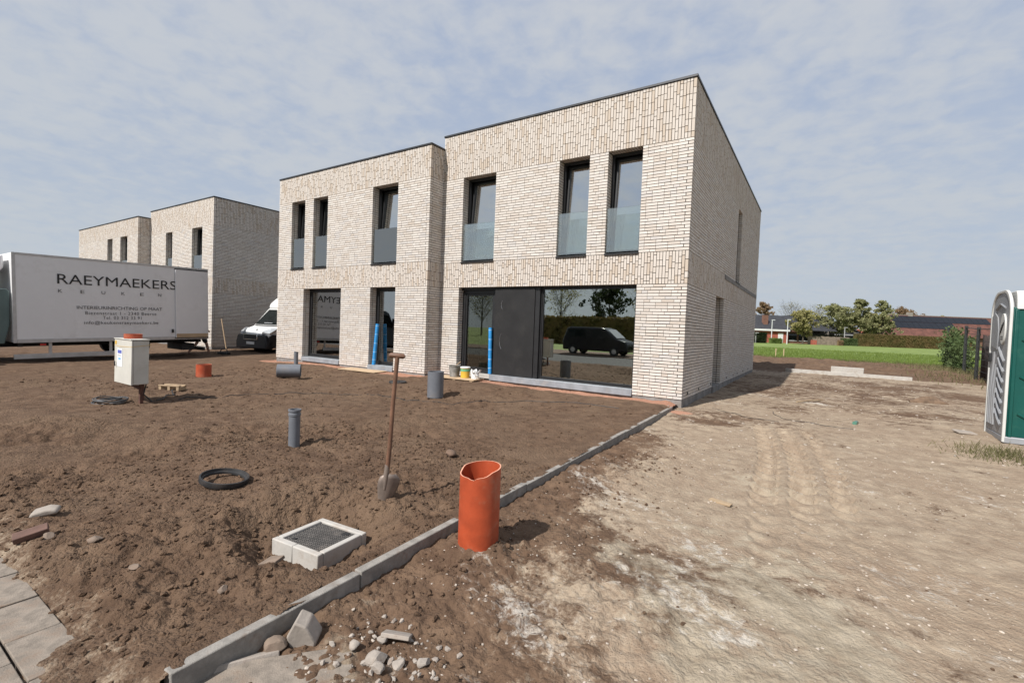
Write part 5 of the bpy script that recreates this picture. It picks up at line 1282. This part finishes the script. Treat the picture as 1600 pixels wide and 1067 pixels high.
# the firm's mark: a slanting brush script and two rows of small print, too worn to read
zig = [(0.40, 1.62), (0.375, 1.68), (0.36, 1.655), (0.335, 1.73), (0.32, 1.69), (0.295, 1.77), (0.285, 1.725), (0.255, 1.80), (0.245, 1.765), (0.215, 1.84)]
MB().tube([(-0.0235, y_, z_) for y_, z_ in zig], [0.005, 0.009, 0.010, 0.011, 0.011, 0.011, 0.010, 0.009, 0.007, 0.004], 6).build('emblem', 'letter', sg, True)
for z_ in (1.578, 1.542):
    for k_ in range(6): MB().box(-0.0245, -0.0222, 0.350 - 0.021 * k_, 0.365 - 0.021 * k_, z_, z_ + 0.020).build('print', 'letter_grey', sg)
MB().box(-0.03, 0.0, 0.88, 0.93, 1.18, 1.33).build('latch', 'blackplastic', do, bevel=0.008)
# grooves on the green side facing the street (y = 0.03)
for q in range(3):
    z0 = 0.35 + 0.55 * q
    MB().tube([(0.14, 0.028, z0 + 0.10), (0.30, 0.024, z0), (0.85, 0.024, z0), (1.02, 0.028, z0 + 0.10)], 0.02, 6).build('rib', 'loo_green', pt, True)
for x_ in (0.065, PW - 0.06): MB().box(x_ - 0.02, x_ + 0.025, 0.005, 0.034, 0.08, 2.0).build('corner_post', 'loo_green', pt, bevel=0.01)

# ------------------------------------------------------------------ plants
def leaves(rngx, centers, radii, n, size, flat=0.8):
    k = rngx.integers(0, len(centers), n); d = rngx.normal(0, 1, (n, 3)); d /= np.linalg.norm(d, axis=1)[:, None]
    p = centers[k] + d * (radii[k] * rngx.uniform(0.3, 1.05, n) ** 0.6)[:, None] * np.array([1, 1, flat])
    a = rngx.normal(0, 1, (n, 3)); a /= np.linalg.norm(a, axis=1)[:, None]; b = np.cross(a, rngx.normal(0, 1, (n, 3))); b /= np.linalg.norm(b, axis=1)[:, None] + 1e-9
    s = (size * rngx.uniform(0.6, 1.35, n))[:, None]
    V = np.stack([p - a * s, p + b * s * 0.6, p + a * s, p - b * s * 0.6], 1)
    return V.reshape(-1, 3), np.arange(4 * n).reshape(-1, 4)
def tree(label, x, y, h, r, leaf, seed, z=0.2, n_leaf=2600, lsize=0.17, trunk_r=0.16, bare=False, crown0=0.28, shape='round', group='trees behind the meadow', name='tree'):
    t = thing(name, label, 'tree', (x, y, z), 0, group); R_ = np.random.default_rng(seed); rr2 = random.Random(seed)
    m = MB(); tips = []; th_ = h * (0.9 if shape == 'cone' else 0.82)
    pts = [(0.12 * math.sin(3 * q + seed) * q, 0.1 * math.cos(2 * q + seed) * q, th_ * q) for q in np.linspace(0, 1, 7)]
    m.tube(pts, [trunk_r * (1.15 - 0.95 * q) for q in np.linspace(0, 1, 7)], 7)
    nb = 26 if not bare else 40
    for k in range(nb):
        q = crown0 + (0.98 - crown0) * (k + rr2.random()) / nb; base = Vector((0, 0, th_ * q)); a = k * 2.4 + rr2.uniform(-.5, .5)
        prof = (math.sin(math.pi * min(1, (q - crown0) / (1 - crown0) * 0.85 + 0.18)) if shape == 'round' else 1.05 - 0.85 * (q - crown0) / (1 - crown0))
        L = r * max(0.25, prof) * rr2.uniform(0.75, 1.08); el_ = rr2.uniform(0.25, 0.8) if shape == 'round' else rr2.uniform(0.0, 0.45)
        if bare: el_ = rr2.uniform(0.6, 1.15); L *= 1.15
        d = Vector((math.cos(a) * math.cos(el_), math.sin(a) * math.cos(el_), math.sin(el_)))
        p1 = base + d * L * 0.55; p2 = base + d * L + Vector((0, 0, 0.08 * L))
        m.tube([base, p1, p2], [trunk_r * 0.32 * (1.1 - q), trunk_r * 0.2 * (1.1 - q) + 0.008, 0.008], 4, False)
        tips += [p1, p2]
        for w in range(5 if not bare else 9):
            s_ = rr2.uniform(0.3, 1.0); b0 = base + d * L * s_; e_ = b0 + Vector((rr2.uniform(-1, 1), rr2.uniform(-1, 1), rr2.uniform(-0.2, 1.0))) * L * (0.28 if not bare else 0.33)
            m.tube([b0, e_], [0.016, 0.006], 3, False); tips.append(e_)
    m.build('trunk', 'bark', t)
    if n_leaf:
        C_ = np.array([tuple(p) for p in tips]); rad_ = R_.uniform(0.12, 0.30, len(C_)) * r * 0.62
        V, F = leaves(R_, C_, rad_, n_leaf, lsize)
        np_mesh('crown', V, F, leaf, t, False, None, {'bc': R_.uniform(0, 1, n_leaf)})
    return t
# row along the far side of the meadow (about 95-110 m off); positions are world metres
def far(px, depth):     # bearing of a far thing -> ground position at that depth
    k = (px - 800) / 739.44 * depth
    return CAM.x + fwd.x * depth + r2.x * k, CAM.y + fwd.y * depth + r2.y * k
TREES = [(1190, 118, 8.6, 1.9, 'leaf_brown', 'tall bronze-leaved tree at the house corner behind the red bungalow', 'round', 2600),
         (1233, 125, 8.4, 3.6, None, 'bare fan-shaped tree behind the bungalow roof', 'bare', 700),
         (1277, 130, 7.9, 3.9, None, 'wide bare tree behind the grey gable', 'bare', 500),
         (1254, 96, 5.6, 2.2, 'leaf_olive', 'small round olive tree before the bungalow roof', 'round', 3600),
         (1306, 104, 7.4, 2.9, 'leaf_green', 'dense green tree right of the grey gable', 'round', 4200),
         (1343, 104, 8.2, 2.3, 'leaf_green', 'tall pointed green tree left of the white chimney', 'cone', 3400),
         (1362, 112, 6.6, 2.2, 'leaf_olive', 'low olive tree between the two pointed trees', 'round', 2600),
         (1377, 102, 7.9, 2.1, 'leaf_green', 'pointed green tree with dark trunk above the hedge', 'cone', 3000),
         (1409, 130, 8.9, 3.3, 'leaf_brown', 'bronze-tinged tree left of the solar roof', 'round', 3600),
         (1398, 128, 7.2, 2.6, 'leaf_olive', 'olive tree at the left end of the solar roof', 'round', 2600),
         (1472, 128, 7.6, 1.5, 'leaf_olive', 'small treetop rising behind the solar roof', 'round', 1200),
         (1325, 114, 6.4, 2.3, 'leaf_olive', 'olive tree behind the dense green tree', 'round', 2200),
         (1391, 126, 7.2, 2.5, 'leaf_green', 'green tree behind the hedge left of the bronze tree', 'round', 2400),
         (1426, 124, 7.4, 2.0, 'leaf_brown', 'bronze treetop above the ridge of the solar roof', 'round', 1800),
         (1205, 128, 5.6, 1.3, 'leaf_dark', 'small dark evergreen behind the bungalow chimney', 'cone', 1200)]
for i, (px, dp, h, r_, lf_, lab, shp, nl) in enumerate(TREES):
    x, y = far(px, dp); h, r_ = h * 1.38, r_ * 1.5; nl = int(nl * 1.6)
    tree(lab, x, y, h, r_, lf_ or 'leaf_olive', 500 + i, z=float(field_h(np.array([x]), np.array([y]))[0]), n_leaf=nl, lsize=0.20 if shp != 'bare' else 0.075, bare=(shp == 'bare'), shape='cone' if shp == 'cone' else 'round', crown0=0.22 if shp != 'bare' else 0.15)
for i, (px, dp, h, r_) in enumerate(((112, 62, 8.9, 2.6), (20, 70, 9.0, 2.8))):
    x, y = far(px, dp); tree(('bare twiggy tree behind the farthest house', 'bare twiggy tree behind the truck cab')[i], x, y, h, r_, 'leaf_olive', 540 + i, z=-0.3, n_leaf=500, lsize=0.05, bare=True, group='trees behind the houses')
# trees across the street, seen only in the glass
for i, (x, y, h, r_, lf_, bare) in enumerate(((-16, -52, 10, 4.5, 'leaf_olive', True), (-24, -56, 9.5, 4.2, 'leaf_dark', False), (-33, -58, 10.5, 4.8, 'leaf_olive', True), (-8, -60, 9, 4.2, 'leaf_olive', True), (-3, -50, 6.5, 3.0, 'leaf_dark', False), (-42, -60, 10, 4.5, 'leaf_dark', False), (4, -58, 9, 4, 'leaf_olive', True), (-52, -62, 10, 4.5, 'leaf_olive', True))):
    tree('%s tree across the street, %s' % ('bare' if bare else 'dark evergreen', ('left of the car', 'behind the car', 'far behind the car', 'right of the car', 'low one right of the car', 'well left of the car', 'farthest right', 'farthest left')[i]), x, y, h, r_, lf_, 560 + i, z=-0.3, n_leaf=1500 if bare else 3200, lsize=0.12 if bare else 0.2, bare=bare, group='trees across the street')
R_ = np.random.default_rng(90)
def hedge(label, x0, x1, y0, y1, h, leaf, n, ls, z, rz=0.0, loc=(0, 0)):
    t = thing('hedge', label, 'hedge', (loc[0], loc[1], z), rz)
    MB().box(x0 + .1, x1 - .1, y0 + .1, y1 - .1, -0.3, h - 0.12).build('core', leaf, t)
    p = np.stack([R_.uniform(x0, x1, n), R_.uniform(y0, y1, n), R_.uniform(0, h, n)], 1)
    f_ = R_.integers(0, 3, n); p[f_ == 0, 1] = y0 + R_.normal(0, 0.05, (f_ == 0).sum()); p[f_ == 1, 2] = h + R_.normal(0, 0.05, (f_ == 1).sum()); k_ = f_ == 2; p[k_, 1] = y0 + R_.normal(0.02, 0.06, k_.sum())
    V, F = leaves(R_, p, np.full(n, 0.06), n, ls)
    np_mesh('foliage', V, F, leaf, t, False, None, {'bc': R_.uniform(0, 1, n)})
    return t
x0, y0 = far(1338, 96); x1, y1 = far(1480, 96)
hd_ang = math.atan2(y1 - y0, x1 - x0)
hedge('long clipped brown-green hedge along the far side of the meadow', 0, math.hypot(x1 - x0, y1 - y0) + 6, 0, 1.2, 2.55, 'leaf_hedge', 15000, 0.075, 0.2, hd_ang, (x0, y0))
x0, y0 = far(1317, 95); hedge('low bright green hedge left of the long hedge', 0, 3.0, 0, 1.0, 1.5, 'leaf_ivy', 2500, 0.08, 0.2, hd_ang, (x0, y0))
x0, y0 = far(1311, 94.5); hedge('small red-leaved bush at the end of the low hedge', 0, 0.9, 0, 0.8, 1.1, 'leaf_brown', 700, 0.07, 0.2, hd_ang, (x0, y0))
x0, y0 = far(1179, 92); hedge('round dark evergreen bush beside the house wall edge', 0, 2.4, 0, 1.6, 2.1, 'leaf_dark', 2200, 0.10, 0.15, hd_ang, (x0, y0))
x0, y0 = far(1205, 93); hedge('low bright bush before the red bungalow', 0, 2.2, 0, 1.2, 1.05, 'leaf_bright', 1800, 0.08, 0.15, hd_ang, (x0, y0))

# ivy fence at the right
fn = thing('fence', 'dark steel mesh fence running back behind the portable toilet', 'fence', (0, 0, 0))
P_ = [(8.25, 25.4), (7.85, 19.3), (7.72, 16.6), (7.6, 13.9), (7.4, 8.0)]
for k, (x, y) in enumerate(P_):
    z = gz(x, y); MB().box(x - 0.05, x + 0.05, y - 0.05, y + 0.05, z - 0.3, z + 2.15).build('post', 'fence', fn)
for (a, b) in zip(P_[1:], P_[2:]):
    for zz_ in np.arange(0.15, 2.1, 0.24):
        MB().tube([(a[0], a[1], gz(*a) + zz_), (b[0], b[1], gz(*b) + zz_)], 0.008 if zz_ < 1.95 else 0.02, 5).build('wire', 'fence', fn)
iv = thing('ivy', 'green ivy overgrowing the far fence panel', 'ivy', (0, 0, 0))
n = 5200; t_ = R_.uniform(0, 1, n) ** 0.8; zz_ = R_.uniform(0.0, 1, n)
cx = 8.35 - 0.5 * t_ + R_.normal(0.1, 0.22, n); cy = 26.2 - 8.2 * t_ + R_.normal(0, 0.15, n); czz = zz_ * (2.2 - 0.5 * t_ + 0.22 * np.sin(9 * t_) + 0.15 * np.sin(23 * t_)); keep_ = (R_.uniform(0, 1, n) < 1.1 - 1.0 * t_) & (t_ < 0.8); cx, cy, czz = cx[keep_], cy[keep_], czz[keep_]; n = len(cx)
V, F = leaves(R_, np.stack([cx, cy, czz - 0.05], 1), np.full(n, 0.12), n, 0.075)
np_mesh('foliage', V, F, 'leaf_ivy', iv, False, None, {'bc': R_.uniform(0, 1, n)})
MB().box(8.2, 8.3, 23.4, 25.6, -0.1, 1.5).build('stems', 'leaf_dark', iv)
scn = thing('screen', 'dark brown windscreen cloth fixed to the near fence panels', 'screen', (0, 0, 0))
sc_ = MB(); a, b, c_ = P_[2], P_[3], P_[4]
for q in range(25):
    t_ = q / 24; x = a[0] + 0.12 + (c_[0] - a[0]) * t_; y = a[1] + (c_[1] - a[1]) * t_
    w_ = 0.06 * math.sin(q * 1.9)
    sc_.v += [(x + w_ + 0.10 * math.sin(q), y, gz(x, y) + 0.02), (x + w_ * 0.5, y, gz(x, y) + 1.0), (x + 0.02, y, gz(x, y) + 1.82 + 0.03 * math.sin(q * 2.2))]
for q in range(24):
    for s_ in (0, 1): sc_.f.append((q * 3 + s_, q * 3 + 3 + s_, q * 3 + 4 + s_, q * 3 + 1 + s_))
so_ = sc_.build('cloth', 'screen', scn, True); q_ = so_.modifiers.new('solid', 'SOLIDIFY'); q_.thickness = 0.01

# ------------------------------------------------------------------ far houses
def local_far(px, depth, rz_extra=0.0):
    x, y = far(px, depth); return (x, y, 0.12 + 0.0045 * max(0, min(y, 110) - 30) * 0.4)
hz = hd_ang
# red bungalow with long dark roof
B = thing('bungalow', 'red brick bungalow with long dark roof and white fascia', 'house', local_far(1172, 103), hz)
MB().box(0, 8.2, 0, 8, -0.5, 2.55).build('wall', 'wall_red', B)
MB().box(8.2, 13.5, 0.8, 8, -0.5, 2.55).build('wall', 'wall_brown', B)
MB().box(-0.4, 8.3, -0.5, -0.15, 2.56, 2.95).build('fascia', 'wall_white', B)
r0 = MB(); r0.add([(-0.4, -0.48, 2.95), (18.6, -0.48, 2.95), (17.2, 4, 6.15), (-0.4, 4, 6.15), (-0.4, 8.5, 2.95), (18.6, 8.5, 2.95)], [(0, 1, 2, 3), (3, 2, 5, 4), (1, 5, 2), (0, 3, 4)]); ro = r0.build('roof', 'tile_dark', B)
MB().box(3.2, 4.2, 0.9, 1.7, 3.2, 6.0).build('chimney', 'wall_brown', ro)
MB().box(6.0, 7.1, -0.06, 0.02, -0.2, 2.15).build('door', 'wall_white', B)
for x_ in (8.6, 11.0):
    w_ = MB().box(x_, x_ + 1.9, 0.70, 0.79, 0.7, 2.1).build('window', 'darkglass', B); MB().box(x_ - .05, x_ + 1.95, 0.62, 0.70, 0.58, 0.69).build('sill', 'wall_white', w_)
for x_ in (8.7, 11.1):
    MB().prism([(x_, 2.56)] + [(x_ + 0.9 - 0.9 * math.cos(a), 2.56 + 0.9 * math.sin(a)) for a in np.linspace(0.1, math.pi - 0.1, 8)] + [(x_ + 1.8, 2.56)], 'y', -0.7, 0.3).build('dormer', 'tile_red', B)
G = thing('gable_house', 'dark-roofed house with a grey triangular gable behind the bungalow', 'house', local_far(1268, 108), hz)
MB().prism([(-1, 2.6), (2.9, 6.25), (5.2, 2.6)], 'y', 0.0, 0.2).build('gable', 'wall_grey', G)
MB().box(-1, 5.2, 0.05, 7, -0.5, 2.6).build('wall', 'wall_grey', G)
MB().box(3.0, 3.5, -0.06, 0.0, 2.7, 4.6).build('window', 'darkglass', G)
g_ = MB(); g_.add([(-6.8, -0.3, 2.5), (-1.1, -0.3, 2.5), (2.9, -0.3, 6.35), (-5.0, -0.3, 6.35), (2.9, 7, 6.35), (-5, 7, 6.35), (5.4, 7, 2.5), (5.4, -0.3, 2.5)], [(0, 1, 2, 3), (3, 2, 4, 5), (2, 7, 6, 4)]); g_.build('roof', 'tile_dark', G)
MB().box(-2.5, 7.6, -3.0, -0.4, -0.5, 2.25).build('lean_to', 'chassis', G)
K = thing('small_house', 'low dark-roofed house with white fascia behind the trees', 'house', local_far(1297, 112), hz)
MB().box(0, 8.2, 0, 6, -0.5, 2.3).build('wall', 'wall_brown', K)
k_ = MB(); k_.add([(-0.5, -0.5, 2.35), (8.6, -0.5, 2.35), (7.5, 3, 4.0), (1.5, 3, 4.0)], [(0, 1, 2, 3)]); k_.build('roof', 'tile_dark', K)
MB().box(-0.4, 8.4, -0.56, -0.5, 2.2, 2.42).build('fascia', 'wall_white', K)
MB().box(6.4, 7.8, -0.3, 0.0, -0.3, 2.1).build('garage_door', 'wall_white', K)
L_ = thing('cottage', 'white walled cottage with red hipped roof behind the hedge', 'house', local_far(1345, 116), hz)
MB().box(0, 2.6, 0, 3, -0.5, 3.1).build('wall', 'wall_white', L_)
l_ = MB(); l_.add([(-.2, -.2, 3.1), (2.8, -.2, 3.1), (2.3, 1.5, 4.1), (0.4, 1.5, 4.1), (2.8, 3.2, 3.1), (-.2, 3.2, 3.1)], [(0, 1, 2, 3), (3, 2, 4, 5), (1, 4, 2), (0, 3, 5)]); l_.build('roof', 'wall_red', L_)
L2_ = thing('low_house', 'low house with dark grey roof and white verge behind the hedge', 'house', local_far(1362, 114), hz)
MB().box(0, 5.8, 0.3, 5, -0.5, 2.6).build('wall', 'wall_grey', L2_)
MB().add([(-.3, 0, 2.6), (6.2, 0, 2.6), (4.8, 2.6, 3.9), (0.5, 2.6, 3.9)], [(0, 1, 2, 3)]).build('roof', 'tile_dark', L2_)
MB().prism([(4.75, 3.95), (6.25, 2.6), (6.4, 2.7), (4.85, 4.1)], 'y', -0.1, 0.0).build('verge_board', 'wall_white', L2_)
F_ = thing('farmhouse', 'long farmhouse with red tiled roof covered by black solar panels', 'house', local_far(1386, 112), hz)
MB().box(0.8, 30, 0.3, 9, -0.5, 2.9).build('wall', 'wall_brown', F_)
f_ = MB(); f_.add([(-1.2, -0.3, 2.8), (31, -0.3, 2.8), (31, 5, 7.9), (4.0, 5, 7.9), (31, 10, 2.8), (-1.2, 10, 2.8)], [(0, 1, 2, 3), (3, 2, 4, 5), (0, 3, 5)]); fro = f_.build('roof', 'tile_red', F_)
def roof_pt(x, t_, off=0.08): return (x, -0.3 + 5.3 * t_ - off * 0.6, 2.8 + 5.1 * t_ + off * 0.8)
for rowi, (ta, tb, xa, nn) in enumerate(((0.36, 0.645, 2.4, 11), (0.66, 0.945, 3.3, 17))):
    for q in range(nn):
        xs_ = xa + q * 1.42 + (0.35 if rowi else 0)
        MB().add([roof_pt(xs_, ta), roof_pt(xs_ + 1.38, ta), roof_pt(xs_ + 1.38, tb), roof_pt(xs_, tb), roof_pt(xs_, ta, .02), roof_pt(xs_ + 1.38, ta, .02), roof_pt(xs_ + 1.38, tb, .02), roof_pt(xs_, tb, .02)],
                 [(0, 1, 2, 3), (7, 6, 5, 4), (0, 4, 5, 1), (1, 5, 6, 2), (2, 6, 7, 3), (3, 7, 4, 0)]).build('solar_panel', 'solar', fro)
MB().box(8.6, 9.6, 4.6, 5.4, 7.5, 8.6).build('chimney', 'wall_grey', fro)
MB().box(2.0, 31, 4.9, 5.1, 7.88, 8.0).build('ridge', 'wall_grey', fro)
MB().box(-0.5, 0.8, 3.0, 4.0, 5.3, 5.9).build('roof_vent', 'wall_white', fro)
W_ = thing('board_fence', 'weathered grey board fence before the gable house', 'fence', local_far(1262, 97), hz)
for q in range(26): MB().box(q * 0.33, q * 0.33 + 0.31, 0, 0.04, -0.2, 1.75 + 0.04 * math.sin(q * 1.7)).build('board', 'fencewood', W_)
ob = tag(MB().box(-0.4, 0.4, -0.4, 0.4, -0.1, 0.95).build('container', 'wall_red', None, bevel=0.05), 'small red container standing before the board fence', 'container'); ob.location = local_far(1271.5, 95); ob.rotation_euler = (0, 0, hz)
def lamp_post(label, px, depth, h, mat='post'):
    t = thing('lamp_post', label, 'lamp post', local_far(px, depth), hz, 'lamp posts along the far street')
    MB().tube([(0, 0, -0.3), (0, 0, h)], [0.10, 0.07], 10).build('pole', mat, t, True)
    MB().box(-0.1, 0.55, -0.1, 0.1, h - 0.02, h + 0.12).build('lamp_head', mat, t, bevel=0.03)
lamp_post('slim white lamp post before the red bungalow', 1205, 95, 4.6)
lamp_post('taller white lamp post at the right end of the bungalow', 1229.5, 90, 4.6)
lamp_post('grey lamp post before the low dark-roofed house', 1319, 98, 3.7, 'alu')
lamp_post('short grey post beside the dark evergreen bush', 1180.5, 92, 1.9, 'alu')

hedge('tall dark thicket across the street behind the parked car', -60, 30, 0, 2.5, 3.2, 'leaf_hedge', 9000, 0.22, -0.3, math.pi, (0, -40))
